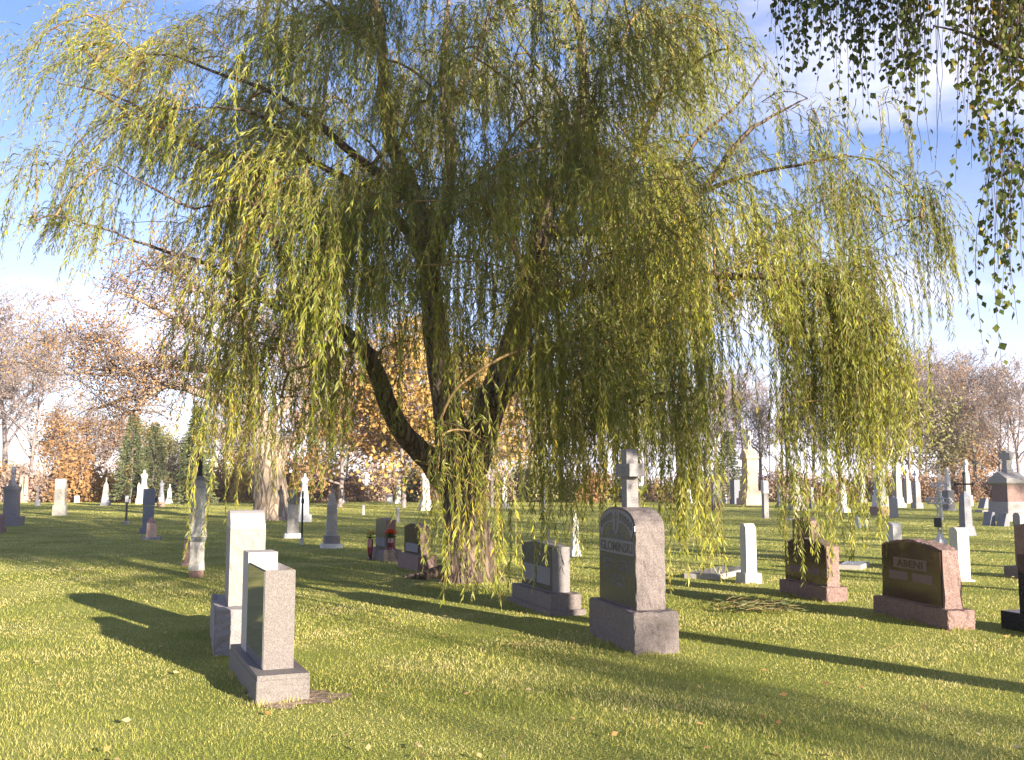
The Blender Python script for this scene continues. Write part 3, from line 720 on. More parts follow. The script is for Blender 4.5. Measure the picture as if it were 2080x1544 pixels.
def iron_cross(root, z0, z1, span, r, mat, name='iron_cross', lattice=True, arm_at=0.66):
    """openwork wrought cross standing in the plane of the inscription"""
    bm = bmesh.new(); h = z1-z0; za = z0+h*arm_at
    g = r*2.2 if lattice else 0
    if lattice:
        for s in (-1, 1):
            flat_bar(bm, (s*g, 0, z0), (s*g, 0, z1-h*.06), r*.6); flat_bar(bm, (-span/2*.92, 0, za+s*g), (span/2*.92, 0, za+s*g), r*.6)
        k = 9
        for i in range(k):
            a, b_ = z0+h*.94*i/k, z0+h*.94*(i+1)/k
            flat_bar(bm, (-g if i % 2 else g, 0, a), (g if i % 2 else -g, 0, b_), r*.45)
        for i in range(5):
            a, b_ = -span*.45+span*.9*i/5, -span*.45+span*.9*(i+1)/5
            flat_bar(bm, (a, 0, za+(g if i % 2 else -g)), (b_, 0, za+(-g if i % 2 else g)), r*.45)
        # disc behind the crossing and trefoil ends
        for i in range(14):
            a0, a1 = 2*math.pi*i/14, 2*math.pi*(i+1)/14; R = span*.2
            flat_bar(bm, (math.cos(a0)*R, 0, za+math.sin(a0)*R), (math.cos(a1)*R, 0, za+math.sin(a1)*R), r*.5)
    else:
        flat_bar(bm, (0, 0, z0), (0, 0, z1), r); flat_bar(bm, (-span/2, 0, za), (span/2, 0, za), r)
    for c in ((0, z1), (-span/2, za), (span/2, za)):
        for dx, dz in ((0, r*1.6), (r*1.7, 0), (-r*1.7, 0), (0, -r*1.4)):
            ball(bm, (c[0]+dx, 0, c[1]+dz), r*1.15, 1)
    return finish(bm, name, mat, root)

B = 'base'; D = 'die'; S = 'shaft'; K = 'cross'
stone(22, 1068, 'dark grey monument with a cross on top at the left edge of the lawn', [(B, 'box', 1068, 1049, 50, 50, 'greydark', 1.5), (D, 'box', 1049, 1000, 32, 30, 'greydark', 1.3), ('cap', 'cap', 1000, 988, 31, 33, 'greydark', 1.3), ('neck', 'box', 988, 980, 20, 13, 'greydark', 1), (K, 'cross', 980, 948, 8, 0, 'slate', .55)])
stone(-4, 1082, 'dark brown block stone cut off by the left edge of the picture', [(B, 'box', 1082, 1072, 30, 30, 'brown', 1.5), (D, 'serp', 1072, 1044, 22, 22, 'brown', 1.6)])
for dx, t in ((42, 966), (52, 965)):
    stone(dx, 1021, 'pink stone pillar, %s of the two standing close together at far left' % ('left' if dx == 42 else 'right'), [(B, 'box', 1021, 1008, 14, 13, 'pink'), (S, 'box', 1008, t+6, 10, 7, 'pink'), ('cap', 'pyr', t+6, t, 7, 6, 'pink')])
stone(76, 1027, 'tiny dark iron cross on a stone block in the far left lawn', [(B, 'box', 1027, 1019, 12, 11, 'slate'), ('post', 'box', 1019, 1008, 5, 4, 'slate'), (K, 'cross', 1008, 986, 2.5, 0, 'slate', .6)])
stone(121, 1047, 'tall bright cream stone slab on a wider block in the sunlit left lawn', [(B, 'box', 1047, 1026, 29, 27, 'cream'), (D, 'box', 1026, 979, 23, 22, 'cream', 1.3), ('top', 'rock', 979, 973, 22, 17, 'cream', 1.2)])
for dx in (153, 159): stone(dx, 1021, 'tiny white marker post near the far trees, %s of a pair' % ('left' if dx == 153 else 'right'), [(S, 'arch', 1021, 1007, 4.5, 4.5, 'white', 1.2)], 'marker_post')
stone(214, 1027, 'small obelisk with a pale pointed top and a dark base near the far trees', [(B, 'box', 1027, 1020, 21, 19, 'slate'), ('plinth', 'box', 1020, 1011, 15, 14, 'white'), (S, 'box', 1011, 985, 14, 9, 'mid'), ('point', 'pyr', 985, 977, 9, 5, 'mid'), (K, 'cross', 977, 970, 2.2, 0, 'mid', .6)], 'obelisk')
r_ = stone(256, 1065, 'thin rusty iron post with a white plate on top and a small dark foot', [(B, 'box', 1065, 1058, 16, 13, 'greydark'), ('plate', 'box', 1020, 1007, 7, 7, 'white', 1.2)], 'grave_post'); piece(r_, 'post', 'cyl', zpx(1058, Yof(1065)), zpx(1020, Yof(1065)), 0.09, 0.075, M['iron'])
stone(291, 1023, 'white praying statue on a pedestal behind the dark pillar', [(B, 'box', 1023, 996, 14, 12, 'white'), ('figure', 'figure', 996, 955, 14, 10, 'cream')], 'grave_statue', 'statue')
stone(281, 1024, 'narrow cream obelisk just left of the dark pillar', [(B, 'box', 1024, 1012, 11, 10, 'cream'), (S, 'box', 1012, 985, 7, 5, 'cream'), ('point', 'pyr', 985, 980, 5, 3, 'cream')], 'obelisk')
stone(300, 1084, 'square dark slate pillar with a flat top in the shade', [(B, 'box', 1084, 1072, 34, 32, 'slate'), (S, 'box', 1072, 1028, 22, 22, 'slate'), ('head', 'box', 1027, 993, 24, 23, 'slate')], 'grave_pillar')
stone(307, 1096, 'short pinkish stone with a dark pyramid cap in front of the slate pillar', [(B, 'box', 1096, 1091, 40, 38, 'slate'), (D, 'box', 1091, 1062, 20, 18, 'pink'), ('cap', 'pyr', 1062, 1049, 19, 10, 'brown')])
stone(327, 1029, 'dark bronze figure on a pale pedestal in the far left lawn', [(B, 'box', 1029, 1019, 17, 15, 'red'), ('pedestal', 'box', 1019, 1004, 12, 10, 'white'), ('figure', 'figure', 1004, 976, 14, 10, 'slate')], 'grave_statue', 'statue')
stone(344, 1023, 'white obelisk with a cross beside the bronze figure', [(B, 'box', 1023, 1014, 15, 13, 'white'), (S, 'box', 1014, 993, 10, 7, 'white'), (K, 'cross', 993, 984, 2.6, 0, 'white', .7)], 'obelisk')
stone(413, 1024, 'slim white post behind the tall weathered column', [(S, 'box', 1024, 999, 6, 5, 'white')], 'marker_post')
# tall weathered column with an iron stub
Y0 = Yof(1172)
stone(399, 1172, 'tall weathered marble column with a square iron post rising from its shoulders', [
    ('footing', 'box', 1172, 1158, 28, 28, 'red'), (B, 'box', 1158, 1140, 32, 29, 'old'), ('panel_block', 'box', 1140, 1100, 28, 28, 'old'), ('moulding', 'cap', 1100, 1090, 30, 33, 'slate'), ('cornice', 'box', 1090, 1081, 37, 33, 'old'),
    (S, 'box', 1081, 992, 34, 29, 'old'), ('shoulder', 'box', 992, 976, 27, 20, 'mid'), ('collar', 'box', 976, 967, 17, 15, 'slate'), ('iron_post', 'box', 967, 917, 10, 9, 'iron')], 'grave_column')
stone(383, 1150, 'narrow reddish brown stone leaning close behind the weathered column', [(B, 'box', 1150, 1142, 26, 26, 'brown'), (S, 'box', 1142, 1094, 19, 19, 'brown'), ('knob', 'cyl', 1094, 1085, 15, 11, 'old')], 'grave_pillar')
stone(594, 1093, 'white lavender marble pillar with a dark carved head under the willow strands', [(B, 'box', 1093, 1083, 38, 33, 'white'), (S, 'box', 1083, 1025, 24, 21, 'mid'), ('head', 'cap', 1025, 1012, 20, 23, 'greydark'), ('top', 'arch', 1012, 994, 19, 19, 'greydark')], 'grave_pillar')
stone(617, 1060, 'tall white statue on a pedestal behind the thin iron cross', [(B, 'box', 1060, 1045, 32, 30, 'white'), ('pedestal', 'box', 1045, 1010, 20, 18, 'white'), ('figure', 'figure', 1010, 962, 18, 10, 'white')], 'grave_statue', 'statue')
r_ = stone(613, 1107, 'thin cast iron cross on a concrete stub left of the grey pointed obelisk', [('stub', 'box', 1107, 1092, 8, 7, 'concrete')], 'grave_cross', 'iron cross'); Yc = Yof(1107)
iron_cross(r_, zpx(1092, Yc), zpx(1003, Yc), 0.36, 0.028, M['iron'], lattice=False, arm_at=.83)
stone(673, 1113, 'grey pointed obelisk on a dark block and a white plinth left of the willow', [(B, 'box', 1113, 1104, 46, 44, 'white'), ('block', 'box', 1104, 1088, 34, 32, 'greydark'), (S, 'box', 1088, 1026, 23, 20, 'mid'), ('point', 'box', 1026, 1000, 20, 7, 'mid'), ('tip', 'pyr', 1000, 986, 7, 4, 'slate')], 'obelisk')
stone(696, 1023, 'little white obelisk left of two near the far brush', [(B, 'box', 1023, 1017, 11, 10, 'white'), (S, 'box', 1017, 998, 7, 5, 'white'), ('point', 'pyr', 998, 992, 5, 3, 'white')], 'obelisk')
stone(726, 1018, 'little cream obelisk right of two near the far brush', [(B, 'box', 1018, 1012, 10, 9, 'cream'), (S, 'box', 1012, 998, 6, 5, 'cream'), ('point', 'pyr', 998, 991, 5, 3, 'cream')], 'obelisk')
stone(738, 1046, 'tiny white peg marker in the sunny grass left of the flowered stone', [(S, 'arch', 1046, 1026, 5, 5, 'white', 1.2)], 'marker_post')
stone(791, 1021, 'small square white stone with a dark end near the far brush', [(D, 'rock', 1021, 1006, 13, 12, 'white', 1.3)])
stone(809, 1023, 'cream monument with a cross on a tapering foot left of the tall cream column', [(B, 'box', 1023, 1015, 20, 14, 'cream'), (S, 'box', 1015, 986, 12, 10, 'cream'), (K, 'cross', 986, 965, 5, 0, 'cream', .6)])
stone(864, 1037, 'tall cream column with a moulded cap on a stepped base, left of the willow trunk', [(B, 'box', 1037, 1026, 29, 27, 'cream'), ('plinth', 'box', 1026, 1015, 24, 20, 'cream'), (S, 'box', 1015, 971, 17, 16, 'cream'), ('cap', 'cap', 971, 963, 17, 22, 'cream'), ('top', 'pyr', 963, 958, 20, 8, 'cream')], 'grave_column')
stone(808, 1061, 'thin grey stub post with a pale cap above the flowered stone', [(S, 'box', 1061, 1036, 6, 6, 'mid'), ('cap', 'box', 1036, 1031, 7, 7, 'white')], 'marker_post')
stone(1024, 1033, 'white cross topped monument on a dark block right of the willow trunk', [(B, 'box', 1033, 1021, 22, 20, 'slate'), (S, 'box', 1021, 990, 12, 10, 'white'), (K, 'cross', 990, 969, 4, 0, 'white', .6)])
stone(1104, 1040, 'slender white cross seen between the hanging strands', [(S, 'box', 1040, 1010, 8, 6, 'white'), (K, 'cross', 1010, 984, 4, 0, 'white', .5)], 'grave_cross')
stone(1114, 1098, 'narrow grey marker post standing behind the peaked grey headstone', [(S, 'box', 1098, 1070, 9, 8, 'mid')], 'marker_post')
stone(1168, 1130, 'white marble obelisk behind the strands left of the arched headstone', [(B, 'box', 1130, 1117, 26, 24, 'white'), (S, 'box', 1117, 1058, 17, 14, 'white'), ('point', 'pyr', 1058, 1036, 14, 8, 'white')], 'obelisk')
stone(1399, 1022, 'white tapering stone beside the right edge of the strand curtain', [(B, 'box', 1022, 1014, 15, 14, 'white'), (S, 'box', 1014, 980, 11, 6, 'white')], 'grave_pillar')
stone(1416, 1017, 'narrow white tablet with a dark end, leftmost in the right hand far row', [(S, 'arch', 1017, 975, 10, 9, 'white', .8)])
stone(1428, 1023, 'thin white pillar with a small cross next to the narrow tablet', [(B, 'box', 1023, 1014, 9, 8, 'mid'), (S, 'box', 1014, 967, 7, 6, 'white'), (K, 'cross', 967, 949, 2.5, 0, 'white', .5)], 'grave_pillar')
stone(1453, 1038, 'grey monument with a white cross standing on a boulder like base', [(B, 'rock', 1038, 1019, 29, 25, 'brown'), ('rock_base', 'rock', 1019, 1001, 26, 18, 'mid'), (D, 'box', 1001, 975, 22, 20, 'mid', 1.2), ('shoulder', 'pyr', 975, 966, 20, 30, 'mid'), (K, 'cross', 968, 950, 4, 0, 'white', .6)])
stone(1470, 1012, 'distant slender cross left of the dark tablet', [(B, 'box', 1012, 1004, 9, 8, 'mid'), (K, 'cross', 1004, 967, 2.6, 0, 'mid', .35)], 'grave_cross')
stone(1494, 1024, 'dark grey tablet standing left of the huge pink monument', [(B, 'box', 1024, 1014, 24, 24, 'slate', 1.4), (D, 'box', 1014, 975, 19, 19, 'slate', 1.3)])
stone(1474, 1022, 'low white block left of the dark tablet', [(B, 'box', 1022, 1014, 12, 12, 'white'), (D, 'box', 1014, 1000, 7, 7, 'white')])
r_ = stone(1524, 1026, 'huge pink monument with a gabled cap and a tall cross', [(B, 'box', 1026, 1012, 55, 54, 'pink'), ('plinth', 'box', 1012, 997, 46, 44, 'pink'), (S, 'box', 997, 934, 33, 30, 'pink'), ('cornice', 'cap', 934, 928, 32, 38, 'pink'), ('gable_cap', 'gable', 928, 912, 36, 36, 'pink'), (K, 'cross', 913, 877, 8, 0, 'cream', .62)])
stone(1555, 1053, 'slim tall stone with a bright end in front of the huge pink monument', [(S, 'box', 1053, 1003, 14, 14, 'mid', 1.0), ('head', 'box', 1002, 984, 16, 15, 'white'), ('round_top', 'arch', 984, 976, 15, 15, 'white')], 'grave_pillar')
stone(1584, 1031, 'pale obelisk with a leaning cross right of the huge pink monument', [(B, 'box', 1031, 1018, 12, 11, 'mid'), (S, 'box', 1018, 996, 8, 6, 'white'), (K, 'cross', 996, 987, 2.6, 0, 'white', .7)], 'obelisk')
stone(1617, 1037, 'grey peaked monument with a white cross behind the yellow grass stalks', [(B, 'box', 1037, 1028, 44, 42, 'mid'), ('plinth', 'box', 1028, 1013, 34, 32, 'mid'), (D, 'box', 1013, 985, 28, 24, 'mid', 1.1), ('shoulder', 'pyr', 985, 972, 24, 20, 'mid'), (K, 'cross', 977, 945, 5, 0, 'white', .55)])
stone(1650, 1033, 'narrow stone half lost behind the hanging strands with a dark foot', [(B, 'box', 1033, 1022, 13, 12, 'slate'), (S, 'box', 1022, 990, 8, 7, 'white')], 'grave_pillar')
stone(1712, 1041, 'bright white pillar on a flat step behind the yellow strands', [(B, 'box', 1041, 1033, 30, 29, 'white'), (S, 'box', 1033, 1002, 18, 16, 'white'), (D, 'box', 1002, 982, 14, 11, 'white')], 'grave_pillar')
stone(1729, 1019, 'cream obelisk with a flared foot, first right of the yellow strands', [(B, 'box', 1019, 1009, 20, 15, 'cream'), (S, 'box', 1009, 984, 12, 9, 'cream'), ('point', 'pyr', 984, 978, 9, 5, 'cream')], 'obelisk')
stone(1752, 1022, 'grey monument with a small cross left of the statue topped column', [(B, 'box', 1022, 1012, 19, 18, 'mid'), (S, 'box', 1012, 965, 14, 11, 'mid'), ('shoulder', 'pyr', 965, 958, 11, 30, 'mid'), (K, 'cross', 960, 940, 4.5, 0, 'white', .5)])
stone(1771, 1016, 'low dark stone with a white end between the two tall monuments', [(B, 'box', 1016, 1008, 15, 14, 'slate'), (D, 'arch', 1008, 985, 12, 10, 'white', 1.1)])
stone(1789, 1047, 'tall white column with a statue on top, standing on a reddish block', [(B, 'box', 1047, 1029, 43, 42, 'red'), ('plinth', 'box', 1029, 1007, 32, 31, 'white'), (S, 'box', 1007, 944, 24, 16, 'white'), ('cap', 'gable', 944, 933, 19, 19, 'white'), ('figure', 'figure', 934, 904, 10, 8, 'cream')], 'grave_column')
stone(1824, 1031, 'tall grey white monument with a blunt cross behind the slim square pillar', [(B, 'box', 1031, 1022, 34, 32, 'mid'), ('plinth', 'box', 1022, 1010, 26, 22, 'mid'), (S, 'box', 1010, 963, 19, 17, 'mid'), ('shoulder', 'pyr', 963, 955, 17, 40, 'mid'), (K, 'cross', 958, 933, 7, 0, 'mid', .4)])
stone(1816, 1052, 'slim square grey pillar with a pointed head in the right lawn', [(S, 'box', 1052, 1014, 17, 16, 'mid'), ('point', 'pyr', 1014, 1007, 16, 8, 'mid')], 'grave_pillar')
stone(1834, 1014, 'dark brown tablet in the back row between the grey crosses', [(B, 'box', 1014, 1008, 15, 15, 'brown', 1.4), (D, 'box', 1008, 972, 11, 11, 'brown', 1.6)])
stone(1844, 1023, 'grey monument with a short pale cross, left of a matching pair', [(B, 'box', 1023, 1013, 19, 17, 'mid'), (S, 'box', 1013, 978, 16, 14, 'mid'), ('shoulder', 'pyr', 978, 971, 14, 40, 'mid'), (K, 'cross', 973, 952, 5, 0, 'white', .45)])
stone(1863, 1033, 'grey monument with a small cross on a block foot, right of a matching pair', [(B, 'box', 1033, 1021, 24, 23, 'mid'), (S, 'box', 1021, 982, 17, 15, 'mid'), ('shoulder', 'pyr', 982, 974, 15, 40, 'mid'), (K, 'cross', 977, 958, 5, 0, 'white', .45)])
stone(1883, 1013, 'thin distant obelisk with a finial left of the iron crosses', [(S, 'box', 1013, 981, 12, 8, 'mid'), (K, 'cross', 981, 967, 3.5, 0, 'mid', .5)], 'obelisk')
stone(1927, 1037, 'grey block monument carrying a white pillar and cross between the iron crosses', [(B, 'box', 1037, 1034, 34, 33, 'mid'), (D, 'box', 1034, 996, 24, 23, 'greydark', 1.2), (S, 'box', 996, 968, 12, 10, 'white'), (K, 'cross', 968, 950, 5, 0, 'white', .45)])
stone(1944, 1016, 'brown tablet in the back row right of the grey block monument', [(B, 'box', 1016, 1008, 19, 19, 'brown', 1.3), (D, 'serp', 1008, 972, 16, 16, 'brown', 1.4)])
stone(1965, 1028, 'tall pinkish grey monument with a blunt cross behind the dark iron topped pillar', [(B, 'box', 1028, 1006, 24, 22, 'mid'), (S, 'box', 1006, 964, 15, 13, 'mid'), ('shoulder', 'pyr', 964, 956, 13, 40, 'mid'), (K, 'cross', 959, 934, 6, 0, 'white', .4)])
r_ = stone(1963, 1088, 'slate blue pillar with an iron cross on its pointed head in the right lawn', [(B, 'box', 1088, 1069, 40, 30, 'slate'), (S, 'box', 1069, 1010, 25, 22, 'slate'), ('point', 'pyr', 1010, 996, 22, 12, 'slate')], 'grave_pillar')
Yc = Yof(1088); iron_cross(r_, zpx(999, Yc), zpx(962, Yc), 0.78, 0.028, M['iron'], lattice=False, arm_at=.42)
r_ = stone(1911, 1116, 'ornate silver painted iron cross with a dark plaque on a white concrete block', [('block', 'box', 1116, 1096, 30, 26, 'white'), ('cone', 'box', 1096, 1083, 18, 9, 'white')], 'grave_cross', 'iron cross'); Yc = Yof(1116)
iron_cross(r_, zpx(1083, Yc), zpx(997, Yc), 0.85, 0.030, M['silver'], arm_at=.76)
bm = bmesh.new(); frustum(bm, zpx(1071, Yc), zpx(1052, Yc), 0.26, 0.03, 0.26, 0.03, 0.0, -0.05); finish(bm, 'plaque', M['iron'], r_)
r_ = stone(1912, 1057, 'tall ornate iron cross on a small white foot, farther than the silver one', [('block', 'box', 1057, 1048, 8, 8, 'white')], 'grave_cross', 'iron cross'); Yc = Yof(1057)
iron_cross(r_, zpx(1048, Yc), zpx(959, Yc), 1.1, 0.035, M['silver'], arm_at=.70)
# two rounded tablets leaning together
stone(1745, 1072, 'round topped white tablet leaning to the left in the right lawn', [(D, 'arch', 1072, 1049, 11, 11, 'white', 2.2)]).rotation_euler = (math.radians(0), math.radians(-14), math.radians(-74))
stone(1759, 1071, 'round topped white tablet standing close behind the leaning one', [(D, 'arch', 1071, 1051, 8, 8, 'white', 1.6)]).rotation_euler = (0, math.radians(8), math.radians(-74))
# mausoleum like monument and its neighbours
Yb = Yof(1058)
r_ = stone(2051, 1058, 'massive grey and brown monument with gabled roof and large cross near the right edge', [(B, 'box', 1058, 1040, 96, 94, 'mid', 1.0), ('plinth', 'box', 1040, 1019, 76, 74, 'mid', 1.0), (D, 'box', 1019, 984, 62, 60, 'brown', 1.0), ('cornice', 'cap', 984, 977, 66, 74, 'mid', 1.0), ('gable_roof', 'gable', 977, 958, 70, 70, 'mid', 1.0), ('cross_foot', 'box', 962, 953, 26, 20, 'mid'), (K, 'cross', 956, 916, 14, 0, 'mid', .75)])
stone(2005, 1013, 'dark upright stone with a pale end behind the massive gabled monument', [(B, 'box', 1013, 1006, 26, 26, 'slate', 1.2), (D, 'box', 1006, 968, 19, 19, 'slate', 1.2)])
stone(1997, 1033, 'slanted blue grey marker left of the massive gabled monument', [(D, 'slant', 1033, 1012, 22, 20, 'slate', 1.3)])
stone(1994, 1041, 'thin grey slab lying before the slanted blue grey marker', [('slab', 'box', 1041, 1036, 24, 24, 'mid', 1.4)])
stone(2008, 1068, 'dark slanted marker in front of the massive gabled monument, left of two', [(D, 'slant', 1068, 1040, 26, 22, 'slate', 1.5)])
stone(2037, 1069, 'dark slanted marker with a bright end before the massive gabled monument, right of two', [(D, 'slant', 1069, 1043, 26, 22, 'slate', 1.4)])
stone(2070, 1068, 'pale round topped tablet at the right edge before the massive gabled monument', [(D, 'arch', 1068, 1041, 22, 22, 'mid', 1.6)])
t_ = thing('grave_flowers', 'yellow artificial flowers at the foot of the cream obelisk', 'flowers', G(1720, 1017))
bm = bmesh.new(); rr = random.Random(4)
for i in range(60):
    c = Vector((rr.gauss(0, .35), rr.gauss(0, .2), rr.uniform(.3, 1.5))); ball(bm, c, 0.11, 1)
finish(bm, 'blossoms', M['petal_yellow'], t_)
bm = bmesh.new()
for i in range(12): tube_bm(bm, (0, 0, 0), (rr.gauss(0, .25), rr.gauss(0, .15), 1.3), .02, 4)
finish(bm, 'stems', M['stem_green'], t_)
# ------------------------------------------------------------------ trees
def tubes(paths, sides=6):
    """paths: list of (points (n,3), radii (n,)) -> vertices and quads of round tapering limbs"""
    VV, FF, off = [], [], 0
    ca = np.cos(np.arange(sides)*2*np.pi/sides); sa = np.sin(np.arange(sides)*2*np.pi/sides)
    for pts, rad in paths:
        pts = np.asarray(pts, float); rad = np.asarray(rad, float); n_ = len(pts)
        t = np.gradient(pts, axis=0); t /= np.linalg.norm(t, axis=1, keepdims=True)+1e-9
        ref = np.array([0.0, 1.0, 0.0]) if abs(t[0, 1]) < 0.8 else np.array([1.0, 0, 0])
        a = np.cross(t, ref); a /= np.linalg.norm(a, axis=1, keepdims=True)+1e-9
        b_ = np.cross(t, a)
        ring = pts[:, None, :] + rad[:, None, None]*(a[:, None, :]*ca[None, :, None]+b_[:, None, :]*sa[None, :, None])
        VV.append(ring.reshape(-1, 3))
        i = np.arange(n_-1)[:, None]*sides; j = np.arange(sides)[None, :]; j2 = (j+1) % sides
        FF.append(np.stack([i+j, i+j2, i+sides+j2, i+sides+j], -1).reshape(-1, 4)+off)
        off += n_*sides
    return np.concatenate(VV), np.concatenate(FF)
def smooth_path(pts, rad, n_=14, wob=0.0, g=None):
    pts = np.array([list(p) for p in pts], float); rad = np.array(rad, float)
    k = len(pts); u = np.linspace(0, k-1, n_)
    Q = np.zeros((n_, 3))
    for i, x in enumerate(u):
        a = min(int(x), k-2); f = x-a
        p0, p1, p2, p3 = pts[max(a-1, 0)], pts[a], pts[a+1], pts[min(a+2, k-1)]
        Q[i] = 0.5*((2*p1)+(-p0+p2)*f+(2*p0-5*p1+4*p2-p3)*f*f+(-p0+3*p1-3*p2+p3)*f**3)
    R = np.interp(u, np.arange(k), rad)
    if wob > 0: Q[1:-1] += g.normal(0, wob, (n_-2, 3))
    return Q, R
def leaves_mesh(P0, D, N_, L, W):
    """kite shaped leaves from base points P0 along D, width across N_"""
    n_ = len(P0); V = np.empty((n_, 4, 3), np.float32)
    D = D/(np.linalg.norm(D, axis=1, keepdims=True)+1e-9)
    S_ = np.cross(D, N_); S_ /= np.linalg.norm(S_, axis=1, keepdims=True)+1e-9
    N2 = np.cross(S_, D)
    V[:, 0] = P0; V[:, 2] = P0+D*L[:, None]
    mid = P0+D*(L*0.42)[:, None]+N2*(L*0.05)[:, None]
    V[:, 1] = mid+S_*(W*0.5)[:, None]; V[:, 3] = mid-S_*(W*0.5)[:, None]
    return V.reshape(-1, 3), np.arange(n_*4).reshape(-1, 4)

# ---- the weeping willow -------------------------------------------------
g = np.random.default_rng(11)
WX, WY = -0.78, 17.0
def w(px, py, Y): return np.array(P(px, py, Y))
limbs = [   # main stem and limbs: points, radii
    ([w(952, 1182, 17), w(950, 1120, 17), w(942, 1050, 17.0), w(938, 985, 17), w(936, 930, 17)], [.46, .39, .36, .37, .40]),
    ([w(925, 960, 16.95), w(916, 890, 16.9), w(903, 800, 16.7), w(890, 720, 16.5), w(878, 640, 16.3), w(870, 540, 16.2), w(850, 420, 16.2), w(800, 300, 16.5), w(780, 200, 16.7), w(772, 60, 17), w(750, -80, 17.2)], [.30, .27, .24, .21, .19, .17, .15, .13, .11, .09, .05]),
    ([w(952, 950, 17.1), w(975, 880, 17.2), w(1005, 800, 17.4), w(1045, 700, 17.6), w(1080, 560, 17.6), w(1105, 440, 17.5), w(1130, 370, 17.4), w(1170, 290, 17.3), w(1185, 200, 17.3), w(1180, 90, 17.3), w(1150, -40, 17.4)], [.34, .31, .27, .24, .21, .19, .16, .12, .10, .08, .05]),
    ([w(915, 985, 16.9), w(870, 935, 16.6), w(820, 880, 16.2), w(785, 820, 15.8), w(757, 740, 15.4), w(720, 690, 15.1), w(670, 662, 14.8), w(600, 640, 14.4), w(520, 600, 14.0), w(430, 540, 13.6), w(330, 510, 13.4), w(240, 475, 13.4), (w(120, 440, 13.6))], [.24, .20, .18, .17, .15, .145, .12, .085, .06, .045, .034, .025, .012]),
    ([w(872, 560, 16.2), w(905, 430, 16.6), w(915, 300, 17), w(902, 180, 17.2), w(905, 60, 17.4), w(915, -60, 17.6)], [.14, .13, .12, .11, .09, .05]),
    ([w(903, 240, 17.1), w(950, 150, 17.4), w(985, 60, 17.8), w(1010, -50, 18)], [.09, .075, .06, .04]),
    ([w(1120, 400, 17.4), w(1200, 400, 16.8), w(1270, 350, 16.4), w(1330, 220, 16.2), w(1380, 90, 16.0), w(1440, -20, 16)], [.10, .085, .075, .06, .05, .03]),
    ([w(1100, 470, 17.5), w(1200, 470, 17), w(1330, 470, 16.6), w(1385, 340, 16.4), w(1430, 270, 16.3), w(1500, 210, 16.2), w(1560, 130, 16.2)], [.12, .10, .08, .05, .04, .035, .02]),
    ([w(1330, 470, 16.6), w(1425, 390, 16.3), w(1500, 290, 16.2), w(1560, 240, 16.2), w(1640, 200, 16.3)], [.085, .08, .06, .04, .02]),
    ([w(1425, 390, 16.3), w(1540, 350, 15.8), w(1650, 330, 15.4), w(1760, 320, 15.3), w(1850, 400, 15.3)], [.05, .036, .028, .02, .012]),
    ([w(1060, 640, 17.6), w(1180, 590, 16.2), w(1330, 560, 15), w(1500, 560, 14.2), w(1630, 575, 13.7), w(1710, 620, 13.4), w(1760, 700, 13.3)], [.14, .12, .09, .07, .055, .04, .02]),
    ([w(990, 830, 17.3), w(1060, 770, 16.4), w(1150, 690, 15.4), w(1260, 650, 14.6), w(1350, 680, 14.1)], [.12, .10, .075, .05, .03]),
    ([w(893, 700, 16.5), w(880, 600, 15.2), w(890, 500, 13.8), w(930, 440, 12.8), w(990, 440, 12.2), w(1030, 480, 12)], [.09, .07, .045, .03, .02, .012]),
    ([w(845, 410, 16.2), w(740, 330, 15.6), w(640, 250, 15.0), w(560, 190, 14.6), w(450, 150, 14.4), w(330, 110, 14.6), w(150, 130, 15)], [.10, .08, .06, .045, .033, .024, .012]),
    ([w(868, 520, 16.2), w(760, 400, 14.8), w(640, 330, 13.6), w(540, 240, 12.8), w(450, 220, 12.4), w(350, 220, 12.4)], [.10, .075, .05, .035, .024, .012]),
    ([w(640, 650, 14.6), w(580, 540, 13.6), w(530, 430, 12.9), w(470, 405, 12.5), w(380, 420, 12.4), w(240, 340, 12.8)], [.09, .07, .055, .04, .03, .018]),
    ([w(640, 330, 13.6), w(520, 330, 13.8), w(380, 290, 14.2), w(250, 200, 14.8), w(120, 170, 15.2)], [.055, .045, .035, .025, .015]),
    ([w(880, 650, 16.4), w(860, 540, 17.8), w(820, 400, 19.4), w(760, 300, 20.6), w(690, 240, 21.4)], [.12, .10, .075, .05, .03]),
    ([w(1080, 560, 17.6), w(1120, 470, 19), w(1210, 380, 20.3), w(1330, 330, 21.2), w(1430, 360, 21.6)], [.12, .10, .075, .05, .03]),
    ([w(1170, 290, 17.3), w(1140, 200, 18.6), w(1080, 120, 19.8), w(1040, 60, 20.6)], [.08, .065, .05, .03]),
    ([w(770, 100, 16.9), w(690, 30, 16.4), w(600, -40, 16.0)], [.06, .05, .03]),
    ([w(898, 905, 16.8), w(885, 918, 16.5), w(872, 905, 16.3)], [.08, .07, .05]),
    ([w(930, 1150, 17), w(880, 1165, 16.3), w(820, 1172, 15.7)], [.16, .09, .02]),
    ([w(1000, 790, 17.4), w(1040, 780, 16.4), w(1080, 785, 15.6), w(1110, 800, 15.1)], [.09, .075, .06, .03]),
]
for k_, (p_, r_k) in enumerate(limbs):       # limbs thin out towards their ends
    if k_ >= 3 and k_ not in (22,):
        m_ = len(r_k); limbs[k_] = (p_, [x*(1-0.45*(i/(m_-1))) for i, x in enumerate(r_k)])
        limbs[k_][1][-1] = min(limbs[k_][1][-1], 0.010)
limb_paths = [smooth_path(p, r, max(8, len(p)*3), 0.012, g) for p, r in limbs]
willow = thing('willow_tree', 'huge weeping willow with curtains of yellow green leaves filling the middle of the picture', 'tree', (WX, WY, 0))
